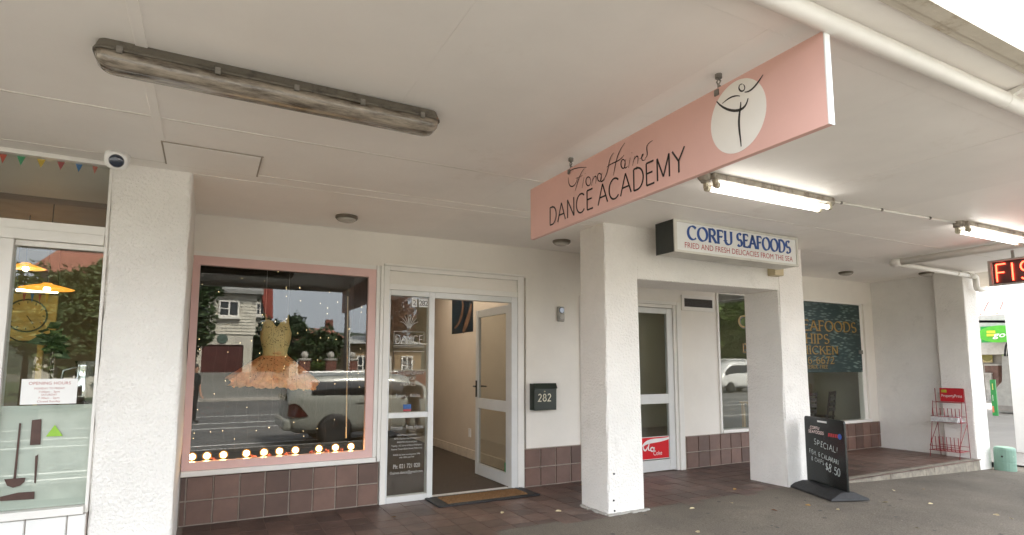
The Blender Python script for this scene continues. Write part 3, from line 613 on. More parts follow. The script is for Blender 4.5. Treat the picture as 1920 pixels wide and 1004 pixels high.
wall_tiles(cbw, steps(-1.47, -.597, .195, -.885), [.004, .215, .426], yc - .006, WTILE, 'white_wall_tile', .002)
FROST = mat('frosted_film', (0.50, 0.53, 0.485), .55, .03, 3)
fz = onz(0, 0, 0)
cbox('frosted_film', FROST, cw_, -1.049, -.612, yc + .028, yc + .032, .476, 1.075)
DEC = mat('brown_utensil_print', (.07, .03, .02), .5, .2, 12)
dc = MB(); U = lambda px, py: (ony(px, py, yc + .0185))
def poly(pts): dc.prism([U(*p) for p in pts], (0, -.0015, 0))
poly([(36, 794), (40, 794), (30, 898), (25, 898)]); poly([(8, 899), (48, 896), (46, 904), (38, 911), (24, 915), (13, 911)])
poly([(60, 788), (78, 786), (76, 834), (56, 835)]); poly([(66, 856), (72, 852), (67, 907), (64, 905)]); poly([(0, 932), (34, 924), (65, 922), (64, 936), (33, 938), (0, 940)])
dc.build('utensil_decal', DEC, cw_, fix=True)
cbox('pale_panel_film', mat('pale_film', (.60, .625, .57), .5), cw_, -.875, -.614, yc + .0266, yc + .0277, .52, 1.05)  # paler film over the right part of the pane
tri = MB().prism([U(86, 819), (U(118, 818)), U(103, 797)], (0, -.0018, 0)).build('triangle_sticker', mat('lime_sticker', (.30, .55, .05), .5), cw_, fix=True)
pap = cbox('notice', WHITE, cw_, -.962, -.694, yc + .014, yc + .019, 1.082, 1.232)
RINK = mat('red_print', (.42, .10, .09), .6)
for tx, z, h, ww in (('OPENING HOURS', 1.198, .018, .2), ('MONDAY TO FRIDAY', 1.170, .012, .145), ('7.00am - 3pm', 1.150, .012, .10), ('SATURDAY', 1.132, .012, .075), ('7.30am - 2pm', 1.113, .012, .10), ('Closed Sunday', 1.093, .012, .11)): text(pap, RINK, tx, (-.828, yc + .0135, z), X_, Z_, h, 'CENTER', ww)
CAFEW = mat('cafe_wall', (.34, .26, .15), .7, .1, 2)
cr = MB(); cr.box(-4.6, -.6, 3.2, 3.3, 0, 2.7).box(-4.6, -4.5, yc + .1, 3.2, 0, 2.7).box(-.64, -.60, yc + .6, 3.2, 0, 2.7)
cr.build('inner_wall', CAFEW, cf_); cbox('inner_ceiling', mat('cafe_ceiling', (.4, .34, .25), .7), cf_, -4.6, -.6, yc + .1, 3.3, 2.71, 2.74)
cbox('inner_floor', mat('cafe_floor', (.10, .07, .05), .6), cf_, -4.6, -.6, yc + .1, 3.2, -.05, .0)
cbox('window_bench', mat('dark_bench', (.06, .04, .035), .5), cf_, -2.6, -.62, yc + .09, yc + .55, .98, 1.04)
yw = 2.2
a, b = ony(32, 560, yw), ony(102, 640, yw)
bd = thing('wall_panel', 'pale yellow wall panel with a round clock drawn on it inside the cafe', 'panel', (a.x, yw, 0))
cbox('board', mat('yellow_board', (.72, .52, .16), .7), bd, a.x - .1, b.x, yw, yw + .03, b.z, a.z + .05)
c0 = ony(50, 592, yw - .01); ck_ = MB(); ribbon(ck_, [(.17 * math.cos(t * .2), .17 * math.sin(t * .2)) for t in range(33)], pen('mono', .016), c0, X_, Z_)
for t in range(12): ribbon(ck_, [(.13 * math.cos(t * .5236), .13 * math.sin(t * .5236)), (.15 * math.cos(t * .5236), .15 * math.sin(t * .5236))], pen('mono', .008), c0, X_, Z_)
ribbon(ck_, [(0, 0), (.06, -.09)], pen('mono', .008), c0, X_, Z_); ribbon(ck_, bez((-.12, -.23), (0, -.33), (.12, -.22)), pen('mono', .012), c0, X_, Z_)
ck_.build('clock_face', mat('dark_olive_print', (.05, .05, .02), .6), bd)
cbox('support_leg', mat('yellow_board', ()), bd, b.x - .14, b.x - .09, yw, yw + .03, 0, b.z)
LAMP = mat('lit_orange_shade', (.85, .40, .06), .5, emit=(1, .36, .04), estr=.13); BULB = mat('lit_warm_lamp', (1, .9, .7), .4, emit=(1, .72, .36), estr=2)
for (px, py, yy, rr), lb in (((48, 503, 1.2, .15), 'lit orange pendant lamp higher up inside the cafe window'), ((88, 542, .6, .19), 'lit orange pendant lamp lower down inside the cafe window')):
    p = ony(px, py, yy); t = thing('pendant_lamp', lb, 'lamp', (p.x, p.y, p.z), 'orange pendant lamps in the cafe')
    MB().lathe([(.03, .05), (.04, .04), (rr * .6, .022), (rr, 0), (rr * .97, -.004), (rr * .58, .016), (.03, .035)], p, (0, 0, 1), 24).build('shade', LAMP, t, smooth=True)
    MB().sphere(p + Vector((0, 0, -.004)), .026, 12, 8).build('bulb', BULB, t, smooth=True); MB().tube([p + Vector((0, 0, .045)), (p.x, p.y, 2.71)], .004, 6).build('cord', BLACKP, t)
tl = thing('tube_lamp', 'lit white tube lamp low on the cafe wall', 'lamp', ony(70, 548, 1.6)); p = ony(70, 546, 1.6)
MB().tube([p - Vector((.16, 0, 0)), p + Vector((.16, 0, 0))], .014, 10).build('tube', BULB, tl); MB().tube([p + Vector((-.16, 0, 0)), (p.x - .16, p.y, 2.71)], .003, 5).tube([p + Vector((.16, 0, 0)), (p.x + .16, p.y, 2.71)], .003, 5).build('cord', BLACKP, tl)
def bunting(name, label, pts, cols, h, yy):
    t = thing(name, label, 'bunting', pts[0]); mb = MB().tube(pts, .0025, 5).build('cord', TRIM, t)
    for k, c in enumerate(cols):
        p, q = Vector(pts[k]), Vector(pts[k + 1]); a, b = p.lerp(q, .27), p.lerp(q, .73)
        MB().prism([a, b, (a + b) / 2 - Vector((0, 0, h))], (0, .002, 0)).build('flag', mat('flag_' + c[0], c[1], .8), t, fix=True)
FC = [('red', (.60, .09, .05)), ('green', (.03, .34, .14)), ('yellow', (.80, .52, .05)), ('maroon', (.42, .07, .07)), ('blue', (.04, .18, .45)), ('coral', (.6, .16, .12))]
bunting('pennant_bunting', 'string of small coloured triangle flags along the top of the cafe window', [ony(x, y + 2, yc + .045) for x, y in ((-10, 284), (22, 289), (58, 293), (97, 298), (132, 302), (165, 306), (192, 309))], FC, .06, 0)
bunting('pennant_bunting', 'string of dull triangle flags hanging across the yellow wall inside the cafe', [ony(x, y, 2.1) for x, y in ((38, 549), (54, 550), (68, 551), (82, 551), (96, 551))], [FC[3], FC[4], FC[3], FC[2]], .1, 0)
jg = thing('metal_jug', 'shiny steel jug standing on the bench behind the cafe window', 'jug', (-.665, yc + .25, 1.04)); c = Vector((-.70, yc + .25, 1.041))
MB().lathe([(.05, 0), (.07, .03), (.075, .12), (.05, .2), (.045, .26), (.055, .3), (.05, .3), (.04, .26)], c, (0, 0, 1), 20).build('body', mat('bright_steel', (.6, .6, .58), .15, metal=1), jg, smooth=True)
MB().tube([c + Vector((-.05, 0, .26)), c + Vector((-.11, 0, .24)), c + Vector((-.12, 0, .14)), c + Vector((-.07, 0, .08))], .007, 6).build('handle', mat('bright_steel', ()), jg, smooth=True)
def leafy(mb, c, rad, n, s, r, seed=0, flat=0.5):
    r = random.Random(seed); c = Vector(c)
    for _ in range(n):
        while True:
            d = Vector((r.uniform(-1, 1), r.uniform(-1, 1), r.uniform(-1, 1)))
            if .25 < d.length < 1: break
        d = d * (0.8 + 0.35 * math.sin(d.x * 5 + seed) * math.sin(d.z * 6 + seed * 2) * math.cos(d.y * 4))
        p = c + Vector((d.x * rad[0], d.y * rad[1], d.z * rad[2])); u = Vector((r.gauss(0, 1), r.gauss(0, 1), r.gauss(0, flat))).normalized(); v = u.orthogonal().normalized(); v.rotate(Matrix.Rotation(r.uniform(0, 6.28), 3, u))
        q = s * r.uniform(.6, 1.4); mb.add([p - u * q, p + v * q * .45, p + u * q, p - v * q * .45], [(0, 1, 2, 3)])
    return mb
LEAFM = mat('dark_leaf', (.045, .085, .022), .55, .35, 3, col2=(.02, .045, .012))
def potplant(px, py, yy, label, rad, n, s):
    p = ony(px, py, yy); t = thing('potted_plant', label, 'plant', (p.x, yy, 1.04), None)
    leafy(MB(), p, rad, n, s, 0, int(px)).build('foliage', LEAFM, t)
    MB().tube([p, (p.x, yy, 1.1)], .012, 6).build('stem', mat('brown_stem', (.08, .05, .03), .8), t)
    MB().lathe([(.05, 0), (.07, .1), (.065, .1), (.05, .06)], (p.x, yy, 1.041), (0, 0, 1), 14).build('pot', mat('terracotta', (.3, .12, .06), .8), t)
potplant(100, 640, yc + .32, 'broad leafed green plant standing in the middle of the cafe window', (.07, .05, .12), 40, .06)
bc_ = thing('bead_curtain', 'red beaded curtain hanging at the far left edge of the cafe front', 'curtain', (-1.2, yc + .1, 2.0))
for k in range(9):
    x = -1.145 - k * .025; mb = MB()
    for j in range(70): mb.sphere((x, yc - .03 + .004 * math.sin(j), 2.0 - j * .018), .008, 6, 4)
    mb.build('bead_strand', mat('red_bead', (.5, .03, .03), .4), bc_)
cbox('rail', ALU, bc_, -1.4, -1.135, yc - .05, yc - .016, 2.0, 2.03)

# ------------------------------------------------------------------ hanging pink sign
SX = 1.975
sg = thing('hanging_sign', 'long pink dance academy sign hanging across the footpath with white dancer circle', 'sign', (SX, -3.2, 2.19))
MB().box(SX, SX + .028, -4.285, -2.09, 2.196, 2.56).build('board', PINKS, sg, bevel=.002)
cbox('edge_cap', WHITE, sg, SX - .001, SX + .030, -4.291, -4.2855, 2.196, 2.56)
NY = Vector((0, -1, 0)); fx = SX - .0015
cr = MB(); cr.prism([(fx, -3.885 + .146 * math.cos(R(a)), 2.385 + .160 * math.sin(R(a))) for a in range(0, 360, 6)], (.001, 0, 0)); cr.build('white_circle', mat('white_circle_vinyl', (.80, .76, .70), .4, .02), sg, fix=True)
def on_sign(mb, px, wd, k='taper'):
    ribbon(mb, [(-(p.y), p.z) for p in (onx(a, b, fx - .001) for a, b in px)], pen(k, wd), Vector((fx - .001, 0, 0)), NY, Z_)
Q = lambda a, b: (970 + a / 2.39, 40 + b / 2.39)
fg = MB()
on_sign(fg, bez(Q(1101, 240), Q(1075, 280), Q(1050, 320), Q(1018, 318)), .009)
on_sign(fg, [Q(1006 + 13 * math.cos(R(t)), 298 + 16 * math.sin(R(t))) for t in range(-60, 290, 15)], .007)
on_sign(fg, bez(Q(893, 360), Q(930, 410), Q(1010, 420), Q(1026, 385), Q(1034, 345)), .012)
on_sign(fg, bez(Q(918, 370), Q(945, 345), Q(970, 330), Q(998, 336)), .007)
on_sign(fg, bez(Q(1001, 362), Q(1004, 400), Q(978, 440), Q(1000, 500), Q(1003, 562)), .011)
fg.build('dancer_emblem', INK, sg)
letter(sg, INK, 'DANCE', (fx - .001, -2.345, 2.242), NY, Z_, .118, .49, 'mono', .085, gap=.13, split=True)
letter(sg, INK, 'ACADEMY', (fx - .001, -2.885, 2.242), NY, Z_, .118, .69, 'mono', .085, gap=.11, split=True)
hwd = MB()
def hw_(px, wd=.0068): on_sign(hwd, px, wd)
H2 = lambda a, b: Q(a, b)
hw_(bez(H2(232, 690), H2(226, 665), H2(262, 655), H2(310, 655))); hw_(bez(H2(300, 660), H2(275, 690), H2(268, 735), H2(258, 762))); hw_(bez(H2(228, 700), H2(226, 760), H2(262, 750), H2(270, 700))); hw_([H2(262, 705), H2(292, 692)], .006)
hw_([H2(299, 700), H2(290, 748)]); hw_([H2(303, 684), H2(305, 681)])
hw_([H2(318 + 11 * math.cos(t * .45), 718 + 20 * math.sin(t * .45)) for t in range(15)], .0075)
hw_([H2(340, 695), H2(332, 738)]); hw_(bez(H2(334, 722), H2(350, 680), H2(358, 690), H2(350, 728)))
hw_([H2(368 + 9 * math.cos(t * .45), 700 + 18 * math.sin(t * .45)) for t in range(15)], .0075); hw_(bez(H2(380, 680), H2(366, 726), H2(376, 726), H2(392, 708)))
hw_(bez(H2(432, 590), H2(398, 620), H2(420, 690), H2(372, 722))); hw_(bez(H2(482, 545), H2(440, 600), H2(440, 650), H2(430, 692))); hw_(bez(H2(400, 655), H2(430, 628), H2(455, 635), H2(478, 600)), .007)
hw_([H2(474 + 10 * math.cos(t * .45), 640 + 20 * math.sin(t * .45)) for t in range(15)], .0075); hw_(bez(H2(486, 618), H2(474, 668), H2(484, 662), H2(494, 650)))
hw_([H2(506, 612), H2(498, 658)]); hw_([H2(512, 592), H2(514, 588)])
hw_([H2(526, 605), H2(516, 648)]); hw_(bez(H2(518, 632), H2(536, 590), H2(546, 600), H2(538, 640)))
hw_(bez(H2(548, 618), H2(578, 600), H2(562, 575), H2(550, 605), H2(552, 640), H2(574, 620)))
hw_(bez(H2(606, 535), H2(560, 560), H2(585, 580), H2(590, 600), H2(572, 616)))
hwd.build('handwritten_lettering', INK, sg)
for y in (-2.585, -3.78):
    hk = MB(); zt = zc(SX)
    hk.tube([(SX + .014, y, zt), (SX + .014, y, zt - .02)], .016, 10).tube([(SX + .014, y, zt - .02), (SX + .014, y + .012, zt - .035), (SX + .014, y, zt - .05), (SX + .014, y - .01, zt - .038), (SX + .014, y, zt - .022)], .004, 6)
    hk.tube([(SX + .006, y, zt - .045), (SX + .012, y, zt - .062), (SX + .024, y, zt - .055)], .004, 6).tube([(SX + .014, y, zt - .055), (SX + .014, y, 2.535)], .007, 8).box(SX - .006, SX + .034, y - .012, y + .012, 2.525, 2.552)
    hk.build('hook', STEEL, sg)

# ------------------------------------------------------------------ seafood light box
z0, z1 = 2.345, 2.642
lbx = thing('light_box_sign', 'white seafood light box sign with black end hung in front of the beam', 'sign', (4.5, -1.6, z0))
cbox('case', mat('aged_white_case', (.62, .60, .54), .5, .1, 3, stain=((.3, .25, .18), 6, .58, .6)), lbx, 3.695, 5.42, -1.72, -1.49, z0, z1, bevel=.003)
cbox('black_end', mat('dark_green_black', (.02, .025, .022), .4), lbx, 3.688, 3.694, -1.722, -1.488, z0 - .002, z1 + .002)
cbox('face', mat('opal_face', (.74, .745, .73), .3, .04, 2), lbx, 3.72, 5.40, -1.727, -1.721, z0 + .018, z1 - .018)
eg = MB(); eg.box(3.688, 5.425, -1.735, -1.7205, z1 - .017, z1 + .004).box(3.688, 5.425, -1.735, -1.7205, z0 - .004, z0 + .017).box(3.688, 3.7195, -1.7345, -1.7205, z0 + .017, z1 - .017).box(5.4005, 5.425, -1.7345, -1.7205, z0 + .017, z1 - .017)
eg.build('face_frame', mat('aged_white_case', ()), lbx)
BLUE = mat('blue_letter_vinyl', (.012, .07, .29), .4)
letter(lbx, BLUE, 'CORFU', (3.86, -1.7285, 2.475), X_, Z_, .125, .58, 'nib', .27, .14, True, split=True); letter(lbx, BLUE, 'SEAFOODS', (4.51, -1.7285, 2.475), X_, Z_, .125, .80, 'nib', .27, .14, True, split=True)
text(lbx, mat('red_letter_vinyl', (.42, .02, .03), .4), 'FRIED AND FRESH DELICACIES FROM THE SEA', (4.575, -1.7285, 2.39), X_, Z_, .055, 'CENTER', 1.52)
for x in (3.95, 5.15): cbox('hanger', STEEL, lbx, x - .015, x + .015, -1.62, -1.59, z1, zc(x))
cbox('corner_lamp', mat('yellowed_plastic', (.55, .46, .28), .5), can, 5.45, 5.60, -1.43, -1.33, 2.30, 2.40, bevel=.01)

# ------------------------------------------------------------------ ceiling lights
def fluoro(x0, x1, y, label):
    z = zc(x0); t = thing('fluorescent_light', label, 'light', ((x0 + x1) / 2, y, z), 'lit twin tube lights under the canopy')
    rust = mat('rusty_batten', (.40, .36, .30), .6, .2, 8, stain=((.10, .07, .05), 9, .5, .8))
    s = (zc(x1) - zc(x0)) / (x1 - x0); Zx = lambda x: zc(x0) + s * (x - x0)
    MB().prism([(x0, y - .065, Zx(x0) - .045), (x1, y - .065, Zx(x1) - .045), (x1, y + .065, Zx(x1) - .045), (x0, y + .065, Zx(x0) - .045)], (0, 0, .043)).build('batten', rust, t, bevel=.006, fix=True)
    for yy in (-.042, .042):
        MB().tube([(x0 + .06, y + yy, Zx(x0) - .082), (x1 - .06, y + yy, Zx(x1) - .082)], .016, 14).build('tube', mat('lit_tube', (1, 1, 1), .4, emit=(1, .97, .90), estr=.75), t, smooth=True)
        for xe, sg_ in ((x0 + .03, 1), (x1 - .03, -1)): MB().tube([(xe, y + yy, Zx(xe) - .082), (xe + .03 * sg_, y + yy, Zx(xe) - .082)], .022, 12).box(xe - .012, xe + .012, y + yy - .014, y + yy + .014, Zx(xe) - .08, Zx(xe) - .044).build('lamp_holder', mat('cream_plastic', (.55, .50, .38), .5), t)
    for xe in (x0 - .03, x1 + .03): MB().lathe([(.045, 0), (.045, -.03), (.03, -.05)], (xe, y, Zx(xe)), (0, 0, 1), 12).build('end_box', rust, t)
fluoro(3.02, 4.36, -2.75, 'lit bare twin tube light right beside the pink hanging sign'); fluoro(6.22, 7.5, -2.86, 'lit bare twin tube light at the right edge above the red neon sign')
cdt = thing('cable_conduit', 'thin white conduit on the ceiling running between the two lit tube lights', 'conduit', (4.4, -2.8, 2.6))
MB().tube([(4.42, -2.76, zc(4.4) - .012), (5.3, -2.80, zc(5.3) - .012), (6.18, -2.85, zc(6.2) - .012)], .0095, 8).build('pipe', TRIM, cdt, smooth=True)
for x in (4.52, 5.05, 5.75): MB().lathe([(.012, -.01), (.014, 0), (.012, .01)], (x, -2.764 - .05 * (x - 4.42), zc(x) - .012), (1, 0, 0), 8).build('clip', STEEL, cdt)
# dirty sealed batten, unlit
m = bpy.data.materials.new('grimy_diffuser'); m.use_nodes = True; t = m.node_tree; N, L = t.nodes, t.links; b = N['Principled BSDF']; b.inputs['Roughness'].default_value = .22; b.inputs['Coat Weight'].default_value = .5; b.inputs['Coat Roughness'].default_value = .06
ge = N.new('ShaderNodeNewGeometry'); mp = N.new('ShaderNodeMapping'); mp.inputs['Scale'].default_value = (2.2, 14, 14); L.new(ge.outputs['Position'], mp.inputs[0])
n1 = N.new('ShaderNodeTexNoise'); n1.inputs['Scale'].default_value = 2.2; n1.inputs['Detail'].default_value = 9; n1.inputs['Roughness'].default_value = .7; L.new(mp.outputs[0], n1.inputs['Vector'])
cr_ = N.new('ShaderNodeValToRGB'); cr_.color_ramp.elements[0].position = .36; cr_.color_ramp.elements[0].color = (.06, .045, .032, 1); cr_.color_ramp.elements[1].position = .6; cr_.color_ramp.elements[1].color = (.36, .31, .25, 1)
L.new(n1.outputs[0], cr_.inputs[0]); L.new(cr_.outputs[0], b.inputs['Base Color'])
bt = thing('sealed_batten_light', 'long unlit weatherproof batten light grimy with dirt on the ceiling at left', 'light', (.28, -2.8, 2.52)); MATS['grimy'] = m
def capsule(x0, x1, y0, y1, z, r, n=6):     # rounded rectangle outline in plan
    out = []
    for cx, cy, a in ((x1 - r, y0 + r, -90), (x1 - r, y1 - r, 0), (x0 + r, y1 - r, 90), (x0 + r, y0 + r, 180)):
        out += [(cx + r * math.cos(R(a + 90 * k / n)), cy + r * math.sin(R(a + 90 * k / n)), z) for k in range(n + 1)]
    return out
def loft(mb, rings):
    k = len(rings[0]); V = [p for q in rings for p in q]; F = [(i * k + j, i * k + (j + 1) % k, (i + 1) * k + (j + 1) % k, (i + 1) * k + j) for i in range(len(rings) - 1) for j in range(k)]
    return mb.add(V, F + [tuple(range(k - 1, -1, -1)), tuple(range((len(rings) - 1) * k, len(rings) * k))])
bx0, bx1, by = -.465, 1.005, -2.79
loft(MB(), [capsule(bx0 + .015, bx1 - .015, by - .062, by + .062, 2.614, .038), capsule(bx0 + .006, bx1 - .006, by - .071, by + .071, 2.585, .042), capsule(bx0, bx1, by - .078, by + .078, 2.574, .045), capsule(bx0, bx1, by - .078, by + .078, 2.566, .045)]).build('tray', mat('grimy_tray', (.16, .14, .11), .6, .2, 5, stain=((.04, .035, .028), 7, .5, .9)), bt, fix=True)
loft(MB(), [capsule(bx0 + .005, bx1 - .005, by - .073, by + .073, 2.5655, .042), capsule(bx0 + .012, bx1 - .012, by - .068, by + .068, 2.535, .042), capsule(bx0 + .03, bx1 - .03, by - .05, by + .05, 2.513, .045), capsule(bx0 + .06, bx1 - .06, by - .028, by + .028, 2.505, .025)]).build('diffuser', m, bt, smooth=True, fix=True)
for x in (-.37, -.02, .3, .6, .9):
    for sy in (-1, 1): cbox('clip', STEEL, bt, x - .011, x + .011, by + sy * .080 - .003, by + sy * .080 + .003, 2.555, 2.584)
for (px, py), lb in (((650, 410), 'small round flush ceiling light above the pink framed window'), ((1053, 455), 'small round flush ceiling light partly behind the pink sign'), ((1586, 513), 'small round flush ceiling light above the seafood window'), ((1737, 514), 'dark round ceiling fitting beside the far right pillar')):
    p = onz(px, py, zc(onz(px, py, 2.62).x) - .02); z = zc(p.x); t = thing('ceiling_light', lb, 'light', (p.x, p.y, z), 'round flush ceiling lights')
    MB().lathe([(.095, 0), (.097, -.018), (.088, -.03), (.085, -.03)], (p.x, p.y, z), (0, 0, 1), 24).build('rim', mat('bronze_rim', (.20, .17, .13), .4, metal=.6), t); MB().lathe([(.086, -.029), (.075, -.042), (.05, -.05), (.02, -.053)], (p.x, p.y, z), (0, 0, 1), 24).build('lens', mat('dull_lens', (.45, .42, .37), .25), t, smooth=True)
# security camera
p = Vector((-.55, -1.36, zc(0))); sc = thing('security_camera', 'white dome security camera with blue black lens under the ceiling by left pillar', 'camera', p)
MB().lathe([(.066, .0), (.066, -.03), (.055, -.04)], p, (0, 0, 1), 24).build('base', WHITE, sc, smooth=False)
ax = Vector((.12, -.9, -.42)).normalized(); c = p + Vector((0, -.035, -.05))
loft(MB(), [[c + ax * h + (Vector((1, .13, 0)).normalized() * math.copysign(abs(math.cos(t)) ** .7, math.cos(t)) * r * 1.12 + ax.cross(Vector((1, .13, 0)).normalized()) * math.copysign(abs(math.sin(t)) ** .7, math.sin(t)) * r) for t in [2 * math.pi * k / 28 for k in range(28)]] for r, h in ((.026, -.045), (.05, -.027), (.057, 0), (.055, .026), (.048, .039), (.042, .041))]).build('housing', WHITE, sc, smooth=True, fix=True)
MB().lathe([(.041, .040), (.035, .046), (.022, .051), (.008, .053)], c, ax, 24).build('lens', mat('blue_black_lens', (.008, .02, .05), .08, coat=1), sc, smooth=True)

# ------------------------------------------------------------------ neon sign and pipes at right
NXp = 7.62; ns_ = thing('neon_sign', 'red neon fish shop sign in a black tray hanging at the right edge', 'sign', (NXp, -3.0, 2.19))
cbox('tray', mat('dark_tray', (.028, .018, .016), .4), ns_, NXp, NXp + .10, -3.62, -2.53, 2.195, 2.455)
nf = MB(); nf.box(NXp - .035, NXp - .003, -3.62, -2.50, 2.445, 2.465).box(NXp - .035, NXp - .003, -3.62, -2.50, 2.185, 2.2).box(NXp - .035, NXp - .003, -2.529, -2.50, 2.2, 2.445).box(NXp - .035, NXp - .003, -3.62, -3.6, 2.2, 2.445)
nf.build('frame', mat('grey_frame', (.35, .31, .28), .4, metal=.4), ns_)
NEON = mat('lit_red_neon', (1, .1, .05), .4, emit=(1, .045, .02), estr=1.3)
st, tot = strokes_text('FISH', .22)
nb = MB()
for s in st:
    pts = [Vector((NXp - .018, -2.555 - x * .185, 2.225 + y * .19)) for x, y in s]; nb.tube(pts, .0075, 8)
nb.build('neon_tube', NEON, ns_, smooth=True)
for y in (-2.7, -3.45): cbox('hanger', STEEL, ns_, NXp + .04, NXp + .06, y - .012, y + .012, 2.455, 2.56)
dp = thing('drain_pipe', 'white drain pipe turning under the ceiling and ending at the far right pillar', 'pipe', (7.7, -1.5, 2.58))
zp = zc(7.7) - .06
MB().tube([(7.66, -4.2, zp), (7.66, -3, zp), (7.67, -1.55, zp)], .045, 14).build('long_pipe', PIPE, dp, smooth=True)
MB().tube([(7.69, -1.47, zp), (8.6, -1.455, zp - .005), (9.72, -1.45, zp - .01)], .032, 14).build('cross_pipe', PIPE, dp, smooth=True)
MB().tube([(7.67, -1.58, zp), (7.67, -1.5, zp), (7.68, -1.475, zp), (7.74, -1.47, zp)], [.047, .05, .045, .038], 14).build('elbow', PIPE, dp, smooth=True)
MB().tube([(9.66, -1.45, zp - .01), (9.80, -1.45, zp - .01), (9.84, -1.45, zp - .03), (9.84, -1.45, zp - .15), (9.86, -1.45, zp - .19), (9.90, -1.46, zp - .2), (10.06, -1.48, zp - .19)], .04, 14).build('down_pipe', PIPE, dp, smooth=True)
for x in (7.78, 9.3, 9.62): MB().lathe([(.036, -.012), (.039, 0), (.036, .012)], (x, -1.455, zp - .006), (1, 0, 0), 14).build('pipe_clip', PIPE, dp)

# ------------------------------------------------------------------ small things on the wall and floor
mbx = thing('mail_box', 'dark green metal letter box numbered 282 on the white wall by the door', 'letter box', (3.3, -.05, .822))
GRN = mat('dark_green_paint', (.014, .022, .014), .4, .15, 8)
MB().prism([(3.16, -.003, .825), (3.16, -.105, .825), (3.16, -.11, 1.06), (3.16, -.085, 1.11), (3.16, -.003, 1.115)], (.285, 0, 0)).build('body', GRN, mbx, bevel=.004, fix=True)
MB().obox((3.3025, -.1025, 1.088), (.146, 0, 0), (0, .014, .028), (0, .006, -.003)).build('flap', GRN, mbx, bevel=.002)
letter(mbx, mat('cream_number', (.75, .70, .55), .5), '282', (3.205, -.1125, .925), X_, Z_, .075, .165, 'mono', .16, gap=.2, split=True)
MB().sphere((3.29, -.108, 1.03), .009, 10, 6).build('lock', mat('brass', (.7, .6, .4), .3, metal=.8), mbx)
ic = thing('door_intercom', 'small grey video doorbell with round black lens on the white wall', 'intercom', (3.57, -.02, 1.81))
cbox('case', mat('grey_case', (.36, .34, .30), .4), ic, 3.525, 3.615, -.032, .002, 1.815, 1.99, bevel=.012)
MB().lathe([(.034, 0), (.034, .006), (.03, .01)], (3.57, -.032, 1.945), (0, -1, 0), 20).build('lens', mat('blue_black_lens', ()), ic); MB().lathe([(.03, 0), (.03, .005), (.026, .008)], (3.57, -.032, 1.868), (0, -1, 0), 20).build('button', mat('pale_grey', (.5, .47, .42), .35), ic)
dm = thing('door_mat', 'coir door mat with black rubber border at the open entrance', 'door mat', (2.5, -.2, 0))
MB().box(1.955, 3.05, -.41, -.005, .0015, .014).build('rubber_border', BLACK, dm, bevel=.005)
cm = MB(); r = random.Random(3); cm.box(2.07, 2.94, -.345, -.075, .014, .018)
for _ in range(5200):
    x, y = r.uniform(2.07, 2.94), r.uniform(-.345, -.075); a = r.uniform(0, 6.28); cm.add([(x, y, .017), (x + .006 * math.cos(a), y + .006 * math.sin(a), .017), (x + r.uniform(-.006, .006), y + r.uniform(-.006, .006), .028)], [(0, 1, 2)])
cm.build('coir_pile', mat('coir', (.30, .165, .07), .9, .25, 60), dm)
rb = MB()
for k in range(26): rb.box(1.97 + k * .0415, 1.985 + k * .0415, -.40, -.36, .0138, .017).box(1.97 + k * .0415, 1.985 + k * .0415, -.06, -.02, .0138, .017)
rb.build('border_pattern', BLACK, dm)
ps = thing('dance_poster', 'dark blue dance poster on the beige hall wall seen through the doorway', 'poster', (3.355, 1.9, 1.75))
hx = 3.3585; a, b = onx(848, 560, hx), onx(887, 622, hx)
cbox('sheet', mat('dark_poster_print', (.008, .009, .012), .4, 0, 2.0, col2=(.018, .035, .05)), ps, hx - .002, hx + .0005, b.y, a.y, b.z, 2.5)
pm = MB()
def pr(px, wd): ribbon(pm, [(-p.y, p.z) for p in (onx(q[0], q[1], hx - .003) for q in px)], pen('taper', wd), Vector((hx - .003, 0, 0)), NY, Z_)
pr(bez((866, 562), (872, 580), (862, 590), (868, 602), (852, 616)), .07); pr(bez((884, 570), (880, 596), (872, 612), (868, 624)), .12)
pm.build('printed_figure', mat('poster_figure', (.22, .12, .07), .5, .3, 6), ps)

# A-frame board on its rubber base
A, B = Vector((5.855, -1.41, 0)), Vector((5.625, -2.0, 0)); u = (B - A).normalized(); nrm = Vector((u.y, -u.x, 0)); nrm = nrm if nrm.x < 0 else -nrm
sb = thing('pavement_sign', 'black chalk special sign on heavy rubber foot beside the white pillar', 'sign board', ((A + B) / 2))
zb = gz(5.7, -1.7); base = MB(); mid = (A + B) / 2
Wd = lambda s, t, z: mid + u * s + nrm * t + Vector((0, 0, z + zb))
loft(base, [[Wd(-.36, -.19, 0), Wd(.36, -.19, 0), Wd(.36, .22, 0), Wd(-.36, .22, 0)], [Wd(-.355, -.185, .02), Wd(.355, -.185, .02), Wd(.355, .215, .02), Wd(-.355, .215, .02)], [Wd(-.31, -.06, .075), Wd(.31, -.06, .075), Wd(.31, .07, .075), Wd(-.31, .07, .075)]])
base.build('rubber_foot', BLACK, sb, bevel=.006, fix=True)
Pn = lambda s, z, d=0.0: mid + u * s + nrm * d + Vector((0, 0, z + zb))
hl = .315; pts = [Pn(-hl, .07), Pn(hl, .07)] + [Pn(hl - .03 + .03 * math.cos(R(a)), .735 + .03 * math.sin(R(a))) for a in (0, 30, 60, 90)] + [Pn(-hl + .03 - .03 * math.sin(R(a)), .735 + .03 * math.cos(R(a))) for a in (0, 30, 60, 90)]
MB().prism([p - nrm * .011 for p in pts], nrm * .022).build('panel', mat('chalk_board', (.010, .013, .012), .25, .2, 4), sb, bevel=.003, fix=True)
MB().prism([Pn(-.09, .715, .0112), Pn(.06, .715, .0112), Pn(.06, .735, .0112), Pn(-.09, .735, .0112)], nrm * .0012).build('handle_slot', WHITE, sb, fix=True)
CH = mat('chalk', (.62, .66, .64), .9)
